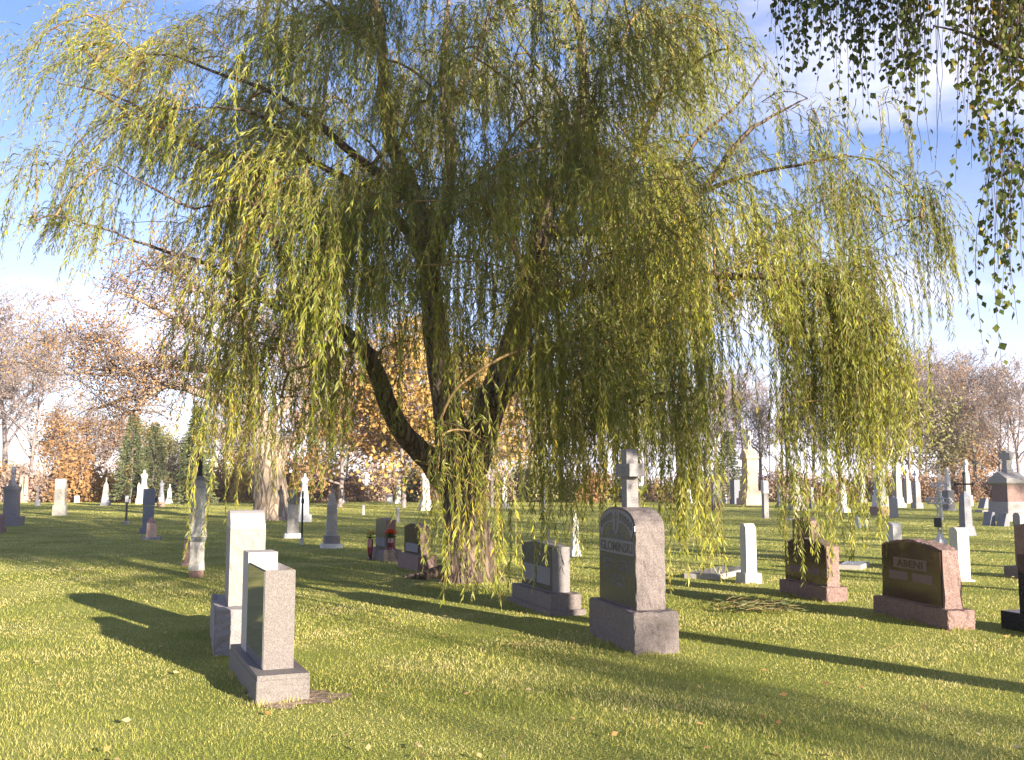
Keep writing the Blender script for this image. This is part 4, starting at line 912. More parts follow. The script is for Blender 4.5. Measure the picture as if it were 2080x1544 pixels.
def wlink(name, V, F, mat, smooth=True, parent=None):
    V = np.asarray(V, float).copy(); V -= np.array([WX, WY, 0])
    return link(name, mesh_from(name, V, F, smooth), mat, parent or willow)
# trunk, furrowed, with root flare
tp, tr = limb_paths[0]
tp, tr = smooth_path(limbs[0][0], limbs[0][1], 40)
tp[0, 2] = -0.1
sides = 40; th = np.arange(sides)*2*np.pi/sides
V = []
for i in range(len(tp)):
    zz = tp[i, 2]
    flare = np.exp(-max(zz, 0)/0.22)
    rr_ = tr[i]*(1+0.07*np.sin(th*3+1+zz*.6)+0.045*np.sin(th*7+zz*2.1)+0.03*np.sin(th*13+np.sin(zz*3)*2))*(1+flare*(0.12+0.22*np.clip(np.sin(th*5+2), 0, 1)))
    V.append(np.stack([tp[i, 0]+np.cos(th)*rr_, tp[i, 1]+np.sin(th)*rr_, np.full(sides, zz)], -1))
V = np.concatenate(V); i = np.arange(len(tp)-1)[:, None]*sides; j = np.arange(sides)[None, :]
F = np.stack([i+j, i+(j+1) % sides, i+sides+(j+1) % sides, i+sides+j], -1).reshape(-1, 4)
wlink('trunk', V, F, M['willow_bark'])
for k in range(1, len(limb_paths)):
    V, F = tubes([limb_paths[k]], 12)
    rj = 1+0.0*V[:, :1]
    wlink('limb' if k != 22 else 'root', V, F, M['willow_bark'])

# sprays of hanging shoots. Every spray hangs from a bough that grows from the nearest limb.
#   (px, py, Y, hang bottom py, shoots, half width m)
rows = [   # how thick the crown stands: rows of 103 px from 3 rows above the picture, columns of 104 px
 "00001223344431000000", "00112334455531000000", "01223445566652000000",
 "24578878987786200000",
 "25667778887877210000",
 "01478988888986343100",
 "13468988888997676200",
 "24457888998999875200",
 "00125788988998785100",
 "00014553446886315400",
 "00013221134463003200",
 "00012311023242001100"]
bottom_x = [0, 60, 120, 200, 260, 330, 380, 420, 460, 520, 570, 620, 680, 720, 780, 840, 870, 900, 950, 1000, 1050, 1100, 1150, 1200, 1260, 1320, 1370, 1400, 1430, 1480, 1540, 1590, 1640, 1700, 1750, 1790, 1830, 1870, 1915, 1940]
bottom_y = [455, 440, 470, 530, 520, 650, 720, 780, 980, 1040, 1030, 960, 1030, 1010, 860, 720, 640, 900, 960, 900, 880, 1000, 1030, 1050, 1020, 960, 1060, 880, 720, 730, 720, 1080, 1020, 1060, 960, 780, 560, 640, 560, 480]
sprays = []
for ri, row in enumerate(rows):
    for ci, ch in enumerate(row):
        d_ = int(ch)
        if d_ == 0: continue
        lam = (d_/9.0)**1.5*8.2*(1.3 if 5.5 < ci+0.5 < 13 else 1.0)*(0.5 if ri < 3 else 1.0)
        for _ in range(g.poisson(lam)):
            px = (ci+g.random())*104; py = -309+(ri+g.random())*103
            xn = (px-950)/1000
            half = 5.6*math.sqrt(max(0.1, 1-xn*xn))*(1.0 if py > 100 else 0.8)
            Y = 16.6+(g.random()*2-1)*half
            if Y < 10.8: Y = 10.8+g.random()*2
            bot = np.interp(px, bottom_x, bottom_y)+g.normal(0, 30)
            L_ = (0.7+1.5*g.random()**1.3)
            zt, zb = P(px, py, Y).z, P(px, bot, Y).z
            zb = max(zb, 0.9)
            L_ = min(L_, zt-zb)
            if L_ < 0.35: continue
            up_ = g.random() < (0.75 if py < 330 else 0.3)
            sprays.append((px, py, Y, L_*(0.62 if up_ else 1.0), int(11+d_*1.3), 0.14+0.22*g.random(), 2.3 if up_ else 1.0, 0.8+0.35*g.random()))
# the long curtains that reach down in front of the trunk, beside the cross stone and at the right
def curtain(px0, px1, py, Y, bot, count, shoots=7, hw=0.16, jit=45):
    for k in range(count):
        px = px0+(px1-px0)*g.random(); y = py+g.normal(0, 60); YY = Y+g.normal(0, 0.35)
        L_ = P(px, y, YY).z-max(P(px, bot+g.normal(0, jit), YY).z, 0.06)
        if L_ > .3: sprays.append((px, y, YY, L_, shoots, hw))
curtain(884, 918, 880, 11.4, 1255, 3, 7, .07, 20); curtain(920, 945, 860, 11.6, 1160, 1, 5, .06); curtain(980, 1008, 960, 11.4, 1265, 3, 7, .06, 15)
curtain(915, 955, 640, 12.6, 900, 2, 6, .1)
curtain(1040, 1100, 720, 12.8, 1165, 5, 8, .2, 25); curtain(1090, 1240, 700, 13.4, 1060, 16, 8, .25, 40); curtain(1100, 1180, 860, 12.8, 1100, 6, 6)
curtain(1200, 1300, 740, 14.2, 1020, 10, 8, .25); curtain(1345, 1400, 640, 12.4, 1150, 8, 9, .13, 15); curtain(1368, 1395, 850, 12.2, 1165, 4, 8, .1, 10)
curtain(1240, 1400, 560, 14.5, 940, 12, 7, .25, 60)
curtain(1470, 1492, 640, 14, 1010, 1, 5, .05, 10); curtain(1400, 1490, 590, 14.2, 880, 7, 3, .15, 50)
curtain(1560, 1600, 640, 13.2, 1165, 4, 8, .10, 15); curtain(1575, 1595, 900, 13.0, 1170, 3, 7, .05, 10); curtain(1590, 1660, 640, 13.8, 900, 6, 7, .2)
curtain(1660, 1705, 620, 13.2, 1140, 8, 9, .09, 25); curtain(1600, 1750, 600, 13.4, 950, 12, 9, .17, 50); curtain(1750, 1785, 690, 13.2, 950, 8, 9, .06, 20); curtain(1700, 1780, 640, 13.5, 900, 6, 7, .12)
curtain(1845, 1885, 430, 15.2, 670, 4, 8, .08, 15); curtain(1900, 1922, 470, 15.2, 590, 2, 7, .07, 8); curtain(1780, 1870, 380, 15.3, 560, 7, 6, .2, 30)
curtain(60, 250, 410, 13.6, 520, 9, 9, .2, 40); curtain(422, 440, 900, 12.8, 1160, 1, 6, .04, 12); curtain(480, 560, 680, 13.2, 960, 7, 7, .25); curtain(500, 700, 800, 14.4, 1015, 13, 5, .35, 20); curtain(440, 500, 640, 13.4, 900, 6, 7, .2)
curtain(660, 700, 700, 14.4, 1030, 3, 4, .1, 20); curtain(600, 860, 690, 15.5, 860, 10, 5, .3)
sprays = [s for s in sprays if s[3] > 0.3]
tips = np.array([list(P(s[0], s[1], s[2])) for s in sprays])
# boughs: grow to each spray from the nearest point already grown, thick ones first
nodes = np.concatenate([p for p, r in limb_paths[1:21]]); nrad = np.concatenate([r for p, r in limb_paths[1:21]])
par = np.full(len(nodes), -1); cnt = np.zeros(len(nodes))
base_n = len(nodes)
d0 = np.min(np.linalg.norm(tips[:, None, :]-nodes[None, :, :], axis=2), axis=1)
order = np.argsort(d0)
chains = []
for k in order:
    tip = tips[k]
    dv = tip[None, :]-nodes
    dist = np.linalg.norm(dv, axis=1)
    cost = dist+0.45*np.clip(-dv[:, 2], 0, None)+0.25*np.clip(dist, 0, 0.25)**-1*0.02
    a = int(np.argmin(cost)); st = nodes[a]
    D_ = np.linalg.norm(tip-st)
    if D_ < 0.12: continue
    mid = (st+tip)/2+np.array([g.normal(0, .06)*D_, g.normal(0, .06)*D_, D_*(0.12+0.08*g.random())])
    q = np.linspace(0, 1, 7)[:, None]
    pts = (1-q)**2*st+2*q*(1-q)*mid+q*q*tip
    ids = np.arange(len(nodes), len(nodes)+6)
    nodes = np.concatenate([nodes, pts[1:]]); nrad = np.concatenate([nrad, np.zeros(6)])
    par = np.concatenate([par, [a], ids[:-1]]); cnt = np.concatenate([cnt, np.zeros(6)])
    chains.append((a, ids, pts))
for a, ids, pts in reversed(chains):       # pipe model
    cnt[ids[-1]] += 1
    for i in range(len(ids)-1, 0, -1): cnt[ids[i-1]] += cnt[ids[i]]
    if a >= base_n: cnt[a] += cnt[ids[0]]
paths = []
for a, ids, pts in chains:
    c_ = cnt[ids]; rad = 0.0065*np.maximum(c_, 1)**0.5
    r0 = min(rad[0]*1.15, nrad[a] if a < base_n else 0.0065*max(cnt[a], 1)**0.5)
    paths.append((pts, np.concatenate([[r0], rad])))
V, F = tubes(paths, 5)
wlink('boughs', V, F, M['twig_bark'])

# shoots and leaves, all at once
def shoots(spr, tip_pts, gap, leafL, leafW, out_amt=0.35, centre=(WX, WY), pet=0.0):
    O, Ls, Hd, amt, lsz = [], [], [], [], []
    for s, t in zip(spr, tip_pts):
        n_ = s[4]; hw = s[5]
        o = t[None, :]+g.normal(0, 1, (n_, 3))*np.array([hw, hw, 0.16])*0.75
        O.append(o); Ls.append(s[3]*(0.45+0.6*g.random(n_)))
        rad_ = t[:2]-np.array(centre); rad_ = rad_/(np.linalg.norm(rad_)+1e-6)
        h_ = rad_[None, :]*0.7+g.normal(0, 0.6, (n_, 2)); Hd.append(h_); amt.append(np.full(n_, (s[6] if len(s) > 6 else 1.0))*out_amt*(0.4+g.random(n_))); lsz.append(np.full(n_, (s[7] if len(s) > 7 else 1.0)))
    O = np.concatenate(O); Ls = np.concatenate(Ls); Hd = np.concatenate(Hd); amt = np.concatenate(amt); lsz = np.concatenate(lsz)
    zlim = 0.05+0.1*g.random(len(O)); Ls = np.minimum(Ls, O[:, 2]-zlim); ok = Ls > 0.15
    O, Ls, Hd, amt, lsz = O[ok], Ls[ok], Hd[ok], amt[ok], lsz[ok]; n_ = len(O)
    ph = g.random(n_)*6.28; sw = 0.025+0.03*g.random(n_)
    def pos(idx, s):
        o = O[idx]; h = Hd[idx]; e_ = 1-np.exp(-s/(0.28*np.maximum(amt[idx]/0.5, 1)))
        x = o[:, 0]+h[:, 0]*amt[idx]*e_+sw[idx]*np.sin(s*2.6+ph[idx])*np.minimum(s, 1)
        y = o[:, 1]+h[:, 1]*amt[idx]*e_+sw[idx]*np.cos(s*2.1+ph[idx])*np.minimum(s, 1)
        x = x+np.where(o[:, 0] < -3.0, np.minimum((o[:, 0]+3.0)*0.045, 0), 0)*s   # the left side drifts a little in the wind
        z = o[:, 2]+0.10*np.sin(np.clip(s/0.3, 0, 1)*np.pi)*1.0-np.where(s < 0.3, s*s/0.6, s-0.15)
        return np.stack([x, y, z], -1)
    # twig ribbons
    K = 9; q = np.linspace(0, 1, K)
    idx = np.repeat(np.arange(n_), K); s = (Ls[:, None]*q[None, :]).ravel()
    pp = pos(idx, s).reshape(n_, K, 3)
    r_ = (0.0032*(1-0.6*q))[None, :, None]
    tri = [np.array([math.cos(a), math.sin(a), 0]) for a in (0, 2.09, 4.19)]
    ring = np.stack([pp+r_*t for t in tri], 2).reshape(-1, 3)
    b0 = (np.arange(n_)[:, None]*K+np.arange(K-1)[None, :])[:, :, None]*3
    j = np.arange(3)[None, None, :]; j2 = (j+1) % 3
    Ft = np.stack([b0+j, b0+j2, b0+3+j2, b0+3+j], -1).reshape(-1, 4)
    # leaves
    nl = np.maximum((Ls/gap).astype(int), 4)
    idx = np.repeat(np.arange(n_), nl)
    k = np.arange(len(idx))-np.repeat(np.cumsum(nl)-nl, nl)
    s = (k+g.random(len(idx)))*gap
    s = np.minimum(s, Ls[idx])
    p0 = pos(idx, s); p1 = pos(idx, s+0.02); T = (p1-p0); T /= np.linalg.norm(T, axis=1, keepdims=True)+1e-9
    a = g.random(len(idx))*6.28
    side = np.stack([np.cos(a), np.sin(a), np.zeros(len(a))], -1)
    D_ = T*1.0+side*(0.35+0.5*g.random(len(a)))[:, None]+np.array([0, 0, -0.25])
    Nn = g.normal(0, 1, (len(a), 3)) + side*0.5
    L_ = leafL*(0.5+0.75*g.random(len(a)))*lsz[idx]
    if pet > 0: p0 = p0+side*(pet*(0.4+g.random(len(a))))[:, None]+np.array([0, 0, -1.0])*(pet*0.6*g.random(len(a)))[:, None]
    Vl, Fl = leaves_mesh(p0, D_, Nn, L_, L_*leafW*(0.8+0.4*g.random(len(a))))
    return ring, Ft, Vl, Fl
ring, Ft, Vl, Fl = shoots(sprays, tips, 0.0225, 0.104, 0.145)
wlink('shoots', ring, Ft, M['twig_bark'])
wlink('foliage', Vl, Fl, M['willow_leaf'], smooth=False)
print('willow leaves', len(Fl), 'sprays', len(sprays))

# ---- the birch at the right, most of it outside the picture ----------------
BX, BY = 6.3, 5.2
birch = thing('birch_tree', 'birch whose long leafy twigs hang into the top right corner of the picture', 'tree', (BX, BY, 0))
def blink(name, V, F, mat, smooth=True):
    V = np.asarray(V, float).copy(); V -= np.array([BX, BY, 0]); return link(name, mesh_from(name, V, F, smooth), mat, birch)
bl = [([(BX, BY, -0.1), (BX+.05, BY, 2), (BX-.05, BY+.1, 4.5), (BX, BY+.1, 7), (BX+.1, BY, 10), (BX, BY, 13)], [.24, .19, .16, .12, .07, .02])]
vdir = np.array([-0.622, 0.783])
for k in range(22):
    z = 2.6+k*0.46; a = g.random()*6.28; reach = (1.6+1.8*g.random())*(1.0-0.25*max(0, (z-6)/7))
    if k % 2 == 0: a = math.atan2(vdir[1], vdir[0])+g.normal(0, 0.35); reach *= 1.5
    if k % 4 == 1: a = math.atan2(-0.622, -0.783)+g.normal(0, 0.35); reach = 2.3+0.8*g.random()
    dx, dy = math.cos(a), math.sin(a)
    while BY+dy*reach > 0 and (BX+dx*reach)/(BY+dy*reach) < 0.60 and reach > 0.4: reach *= 0.9
    bl.append(([(BX, BY, z), (BX+dx*reach*.4, BY+dy*reach*.4, z+.75), (BX+dx*reach*.8, BY+dy*reach*.8, z+.9), (BX+dx*reach, BY+dy*reach, z+.55)], [.07, .05, .03, .012]))
for px, py, Y in ((1640, -70, 7.4), (1790, -60, 7.2), (1880, -70, 7.0), (2030, 60, 6.8), (1960, -120, 6.9)):
    t = w(px, py, Y); z = t[2]+0.2
    bl.append(([(BX, BY, z-1.2), ((BX+t[0])/2, (BY+t[1])/2, z), tuple((np.array([BX, BY, z])*.25+t*.75)+np.array([0, 0, .1])), tuple(t)], [.07, .05, .03, .01]))
bl.append(([w(2110, 130, 6.8), w(2040, 100, 6.8), w(1960, 68, 6.8), w(1895, 52, 6.9)], [.02, .016, .010, .005]))
bl.append(([w(2110, 330, 7.0), w(2060, 345, 7.0), w(2020, 365, 7.0), w(1990, 385, 7.0)], [.012, .010, .007, .004]))
bp_ = [smooth_path(p, r, 12, 0.0) for p, r in bl]
V, F = tubes(bp_[:1], 16); blink('trunk', V, F, M['white_bark'])
V, F = tubes(bp_[1:], 7); blink('boughs', V, F, M['birch_bark'])
bs = []
def bcur(px0, px1, py, Y, bot, count, n_=3, hw=.05, jit=20):
    for k in range(count):
        px = px0+(px1-px0)*g.random(); YY = Y+g.normal(0, .25); y = py+g.normal(0, 25)
        L_ = P(px, y, YY).z-P(px, bot+g.normal(0, jit), YY).z
        if L_ > .2: bs.append((px, y, YY, L_, n_, hw))
bcur(1578, 1615, -60, 7.4, 130, 3); bcur(1585, 1640, -60, 7.4, 190, 4); bcur(1640, 1705, -60, 7.3, 195, 8); bcur(1728, 1752, -70, 7.2, 262, 4, 3, .04)
bcur(1765, 1810, -50, 7.2, 225, 7); bcur(1825, 1885, -60, 7.0, 215, 9); bcur(1830, 1870, -40, 7.0, 370, 4, 2, .03, 30); bcur(1895, 1960, -90, 7.0, 60, 9)
bcur(1945, 2080, -80, 6.9, 150, 17); bcur(1960, 2010, 20, 6.8, 330, 6, 3, .04, 25); bcur(2010, 2085, 20, 6.8, 260, 12); bcur(2025, 2045, 300, 6.8, 745, 4, 3, .035, 30); bcur(2060, 2095, 280, 6.9, 620, 4)
bcur(1570, 1960, -90, 7.2, 20, 23)
tipsb = [np.array(P(s[0], s[1], s[2])) for s in bs]
ext = []
for p, r in bp_[1:23]:                     # crown outside the frame
    for _ in range(20 if p[0][2] < 5.5 else 60):
        t = p[g.integers(3, len(p))]+g.normal(0, .35, 3)
        if t[2] < 2: continue
        ins = (t[0]/t[1] < 0.54) and (t[1] > 0)
        if ins: continue
        L_ = min(0.7+1.6*g.random(), t[2]-2.7)
        if L_ < 0.2: continue
        ext.append((0, 0, 0, L_, 7, .28)); tipsb.append(t)
ring, Ft, Vl, Fl = shoots(bs+ext, tipsb, 0.046, 0.055, 0.78, 0.10, (BX, BY), 0.028)
blink('twigs', ring, Ft, M['birch_bark']); blink('foliage', Vl, Fl, M['birch_leaf'], False)
# bare whips between the leafy strands
wh = []
for px, y0, y1, Y in ((1898, 20, 345, 7.0), (1905, 40, 300, 7.0), (1870, 200, 330, 7.0), (1738, 200, 270, 7.2), (1805, 180, 290, 7.2), (2010, 250, 430, 6.9), (1915, 10, 250, 7.1), (1848, 250, 330, 7.0)):
    p = [w(px+g.normal(0, 4), y0+(y1-y0)*q, Y) for q in np.linspace(0, 1, 6)]; wh.append((np.array(p), np.linspace(.0028, .0012, 6)))
V, F = tubes(wh, 4); blink('bare_whips', V, F, M['birch_bark'])

# ---- background trees -----------------------------------------------------
def grow(seed, H, spread, lean=0.0, trunk_frac=0.3, r0=0.16, levels=4, kids=(7, 5, 4, 4), up=0.5):
    r = np.random.default_rng(seed); out = []; ends = []
    def rec(p, d, L, rad, lev):
        n_ = 6 if lev < 2 else 4
        pts = [p]; dd = d.copy()
        for i in range(n_):
            dd = dd+r.normal(0, 0.13 if lev else 0.035, 3); dd[2] += 0.05*up if lev else 0.02
            dd /= np.linalg.norm(dd); pts.append(pts[-1]+dd*L/n_)
        pts = np.array(pts); rads = np.linspace(rad, rad*(0.35 if lev else 0.25), n_+1); out.append((pts, rads, lev))
        if lev >= levels: ends.append(pts[1:]); return
        if lev >= levels-1: ends.append(pts[2:])
        for k in range(kids[min(lev, len(kids)-1)]):
            f = (trunk_frac+(1-trunk_frac)*(k+r.random())/kids[min(lev, len(kids)-1)]) if lev == 0 else 0.25+0.75*r.random()
            i = min(int(f*n_), n_-1); q = pts[i]+(pts[i+1]-pts[i])*(f*n_-i)
            a = r.random()*6.28; o = np.array([math.cos(a), math.sin(a), 0])
            o = o-dd*np.dot(o, dd); o /= np.linalg.norm(o)+1e-9
            nd = dd*up+o*spread*(0.7+0.6*r.random()); nd[2] += 0.15*up; nd /= np.linalg.norm(nd)
            rec(q, nd, L*(0.42+0.2*r.random())*(1.15-0.5*f if lev == 0 else 0.95), max(rads[i]*0.5, 0.012), lev+1)
    rec(np.zeros(3), np.array([lean, 0, 1.0]), H*0.8, r0, 0)
    return out, np.concatenate(ends)
def tree_meshes(seed, H, spread, leaf_n, leaf_s, jitter=0.35, minr=0.012, **k):
    br, ends = grow(seed, H, spread, **k)
    paths_ = [(p, np.maximum(r, minr)) for p, r, lev in br]
    Vb, Fb = tubes([x for x, b_ in zip(paths_, br) if b_[2] < 2], 7); Vc, Fc = tubes([x for x, b_ in zip(paths_, br) if b_[2] >= 2], 3)
    r = np.random.default_rng(seed+99)
    e_ = ends[r.integers(0, len(ends), leaf_n)]+r.normal(0, jitter, (leaf_n, 3))
    D_ = r.normal(0, 1, (leaf_n, 3)); Nn = r.normal(0, 1, (leaf_n, 3)); L_ = leaf_s*(0.6+0.8*r.random(leaf_n))
    Vl, Fl = leaves_mesh(e_, D_, Nn, L_, L_*0.8)
    return (mesh_from('trunk', Vb, Fb, True), mesh_from('branches', Vc, Fc, True), mesh_from('foliage', Vl, Fl))
def put_tree(meshes, leafmat, name, label, cat, loc, s, rot, group=None, bark='far_bark', sz=None):
    """a copy of a thing: its parts share the meshes, the leaf colour is its own"""
    t_ = thing(name, label, cat, loc, rot, group); t_.scale = (s, s, sz or s)
    for nm, me in zip(('trunk', 'branches', 'foliage'), meshes):
        if me is None or (nm == 'foliage' and leafmat is None): continue
        if not me.materials: me.materials.append(M[bark])
        o = bpy.data.objects.new(nm, me); C.objects.link(o); o.parent = t_
        if nm == 'foliage':
            o.material_slots[0].link = 'OBJECT'; o.material_slots[0].material = M[leafmat]
    return t_
A_ = [tree_meshes(100+i, 14, 0.75, 2600+300*i, 0.14, 0.35, 0.02, trunk_frac=0.28, r0=0.19+0.02*i, levels=4, kids=(13, 6, 4, 3), up=0.75) for i in range(5)]
Bt = [tree_meshes(200+i, 9, 0.95, 5200, 0.22, 0.5, 0.02, trunk_frac=0.15, r0=0.14, levels=3, kids=(12, 7, 6, 3), up=0.5) for i in range(3)]
def shrub_mesh(seed, n_, W, H):
    r = np.random.default_rng(seed)
    st = []
    for k in range(26):
        a = r.random()*6.28; R = r.random()*W*.35; p = np.array([math.cos(a)*R, math.sin(a)*R*.6, 0]); q = p+np.array([r.normal(0, W*.18), r.normal(0, W*.12), H*(.6+.5*r.random())])
        st.append((np.array([p, (p+q)/2+r.normal(0, .08, 3), q]), np.array([.03, .02, .012])))
    Vb, Fb = tubes(st, 4)
    u = r.random(n_); a = r.random(n_)*6.28; z = r.random(n_)**0.8; R = W*.5*np.sqrt(u)*(1-.5*z)
    lump = 1+.25*np.sin(a*3+seed)+.18*np.sin(a*7+2*seed)
    X = np.stack([np.cos(a)*R*lump, np.sin(a)*R*.6*lump, z*H*(0.8+.25*np.sin(a*4+seed)+.12*r.normal(0, 1, n_))], -1)
    L_ = 0.2*(0.5+r.random(n_)); Vl, Fl = leaves_mesh(X, r.normal(0, 1, (n_, 3)), r.normal(0, 1, (n_, 3)), L_, L_*.8)
    return (mesh_from('stems', Vb, Fb), None, mesh_from('foliage', Vl, Fl))
Sh = [shrub_mesh(300+i, 3200, 5.5, 2.6) for i in range(3)]
def spruce_mesh(seed, H, W, n_):
    r = np.random.default_rng(seed)
    Vb, Fb = tubes([(np.array([[0, 0, 0], [0, 0, H*.5], [0, 0, H]]), np.array([.13, .08, .015]))], 8)
    st = []; P0 = []; D0 = []
    whorls = int(H*3.2)
    for k in range(whorls):
        z = H*(0.10+0.88*k/whorls); R = W*.5*(1-z/H)**0.9+.12
        for a in np.arange(8)*6.28/8+r.random()*2:
            R2 = R*(.7+.5*r.random()); e_ = np.array([math.cos(a)*R2, math.sin(a)*R2, z-R2*.22])
            st.append((np.array([[0, 0, z], [e_[0]*.5, e_[1]*.5, z+.02-R2*.05], e_]), np.array([.02, .014, .006])))
            m_ = int(n_/whorls/8); q = np.sqrt(r.random(m_))*.95+.05
            P0.append(np.array([0, 0, z])+(e_-np.array([0, 0, z]))*q[:, None]+r.normal(0, .05, (m_, 3))); D0.append(np.tile(e_*[1, 1, 0]/R2, (m_, 1))+r.normal(0, .55, (m_, 3)))
    Vc, Fc = tubes(st, 3); P0 = np.concatenate(P0); D0 = np.concatenate(D0); L_ = .16+.12*r.random(len(P0))
    Vl, Fl = leaves_mesh(P0, D0, r.normal(0, 1, (len(P0), 3)), L_, L_*.35)
    return (mesh_from('trunk', Vb, Fb, True), mesh_from('branches', Vc, Fc), mesh_from('foliage', Vl, Fl))
Sp = [spruce_mesh(400+i, 7.5, 3.2+i*.8, 9000) for i in range(2)]

tr_rng = random.Random(5)
def far_tree(px, top, Y, kind, leaf, label, group=None, name='bare_tree', cat='tree'):
    me, H0 = {'A': (A_, 14.0), 'B': (Bt, 9.0)}[kind]
    H_ = zpx(top, Y); s = H_/(H0*0.98)
    m_ = me[tr_rng.randrange(len(me))]
    put_tree(m_, leaf, name, label, cat, (P(px, 1010, Y).x, Y, 0), s, tr_rng.uniform(0, 6.28), group)
right_refs = [(1400, 800, 'A', 'far_tan', 'thin tall pale tree just right of the strand curtain, above the narrow white tablet'),
 (1432, 770, 'A', 'far_tan', 'tall thinly leaved pinkish tree left of the dark spruce'), (1462, 810, 'A', 'far_tan', 'grey branching tree directly left of the dark spruce'),
 (1510, 790, 'A', 'far_tan', 'pale leafless tree directly behind the huge pink monument'), (1548, 775, 'A', 'far_tan', 'tall pinkish tree right behind the cross of the huge pink monument'),
 (1600, 790, 'A', 'far_tan', 'bare tree seen through the left of the low hanging yellow strands'), (1655, 800, 'A', 'far_orange', 'orange tinged tree behind the low hanging yellow strands'),
 (1710, 780, 'A', 'far_tan', 'grey tree behind the rightmost long willow curtain'), (1768, 770, 'A', 'far_tan', 'thin tree at the right edge of the willow curtains'),
 (1805, 752, 'A', 'far_tan', 'tall pinkish tree above the statue topped column'), (1850, 735, 'A', 'far_tan', 'tallest pinkish tree of the right hand wood'),
 (1885, 800, 'B', 'far_olive', 'dark forked tree with wide low branches behind the iron crosses'), (1915, 745, 'A', 'far_tan', 'tall feathery pink tree above the iron crosses'),
 (1965, 740, 'A', 'far_tan', 'tall pinkish tree between the iron topped pillar and the gabled monument'), (2000, 860, 'B', 'far_orange', 'low rounded orange tree left of the gabled monument'),
 (2035, 765, 'A', 'far_tan', 'tall thinly leaved tree behind the large cross at the right edge'), (2075, 750, 'A', 'far_tan', 'tan topped tree cut by the right edge of the picture'),
 (1822, 775, 'A', 'far_tan', 'slim pinkish tree right of the statue topped column'), (1870, 765, 'A', 'far_tan', 'slim feathery tree above the matching pair of grey monuments'), (1940, 760, 'A', 'far_tan', 'feathery tree above the grey block monument'), (1985, 770, 'A', 'far_orange', 'tall orange tinged tree left of the gabled monument'), (2055, 790, 'A', 'far_tan', 'slim tree just right of the large cross at the edge'), (1940, 880, 'B', 'far_orange', 'low orange leaved tree behind the grey block monument')]
left_refs = [(12, 618, 'A', 'far_tan', 'tall pale tan tree at the left edge of the picture'), (-60, 640, 'A', 'far_tan', 'pale tree just outside the left edge of the picture'),
 (60, 700, 'A', 'far_tan', 'thin pinkish tree second from the left edge'), (120, 840, 'B', 'far_orange', 'low orange tree behind the bright cream slab'),
 (165, 830, 'A', 'far_tan', 'slender leafless tree right of the bright cream slab'), (215, 850, 'B', 'far_rust', 'rusty rounded tree behind the small obelisk'),
 (300, 860, 'B', 'far_olive', 'soft olive green tree between the two spruces'), (345, 880, 'B', 'far_olive', 'olive green bushy tree behind the white obelisk'),
 (450, 800, 'A', 'far_orange', 'orange tree right of the weathered column'), (500, 860, 'B', 'far_rust', 'brown leaved tree left of the big old trunk'),
 (640, 760, 'A', 'far_orange', 'orange leaved tree right of the big old trunk'), (700, 820, 'B', 'far_orange', 'bright orange tree behind the grey pointed obelisk'),
 (760, 760, 'A', 'far_yellow', 'golden tree seen through the crook of the willow limb'), (840, 800, 'B', 'far_yellow', 'bright yellow tree directly left of the willow trunk'),
 (900, 740, 'A', 'far_orange', 'orange tree behind the willow fork'), (1010, 820, 'B', 'far_yellow', 'yellow orange tree directly right of the willow trunk'),
 (1080, 780, 'A', 'far_orange', 'orange brown tree behind the curtain right of the willow trunk'), (1160, 800, 'A', 'far_tan', 'pale tree behind the curtain above the peaked grey headstone'),
 (1230, 790, 'A', 'far_tan', 'grey tree behind the arched headstone cross'), (1310, 800, 'A', 'far_tan', 'thin tree right behind the arched headstone cross')]
for px, top, kind, leaf, lab in right_refs+left_refs:
    Y = tr_rng.uniform(98, 120)
    far_tree(px, top, Y, kind, leaf, lab, 'trees of the wood beyond the cemetery')
# golden trees nearer, lit behind the willow
for px, top, Y, lab in ((820, 660, 70, 'round golden orange maple behind the willow limb'), (1000, 700, 74, 'golden maple behind the willow trunk on its right'), (690, 690, 72, 'orange maple behind the strands left of the crooked limb')):
    far_tree(px, top, Y, 'B', 'far_yellow' if px != 690 else 'far_orange', lab, 'maples behind the willow', 'maple_tree')
# spruces
for px, top, Y, i, lab in ((266, 832, 88, 0, 'slim dark spruce in the left wood above the thin rusty post'), (397, 815, 66, 0, 'slim spruce behind the iron post of the weathered column'), (1480, 868, 88, 1, 'dark spruce with spreading low branches left of the huge pink monument'), (310, 850, 92, 1, 'olive tinted spruce right of the slim dark one')):
    H_ = zpx(top, Y); put_tree(Sp[i], 'needles', 'spruce_tree', lab, 'tree', (P(px, 1000, Y).x, Y, 0), H_/7.6, px*0.1, 'spruces of the wood')
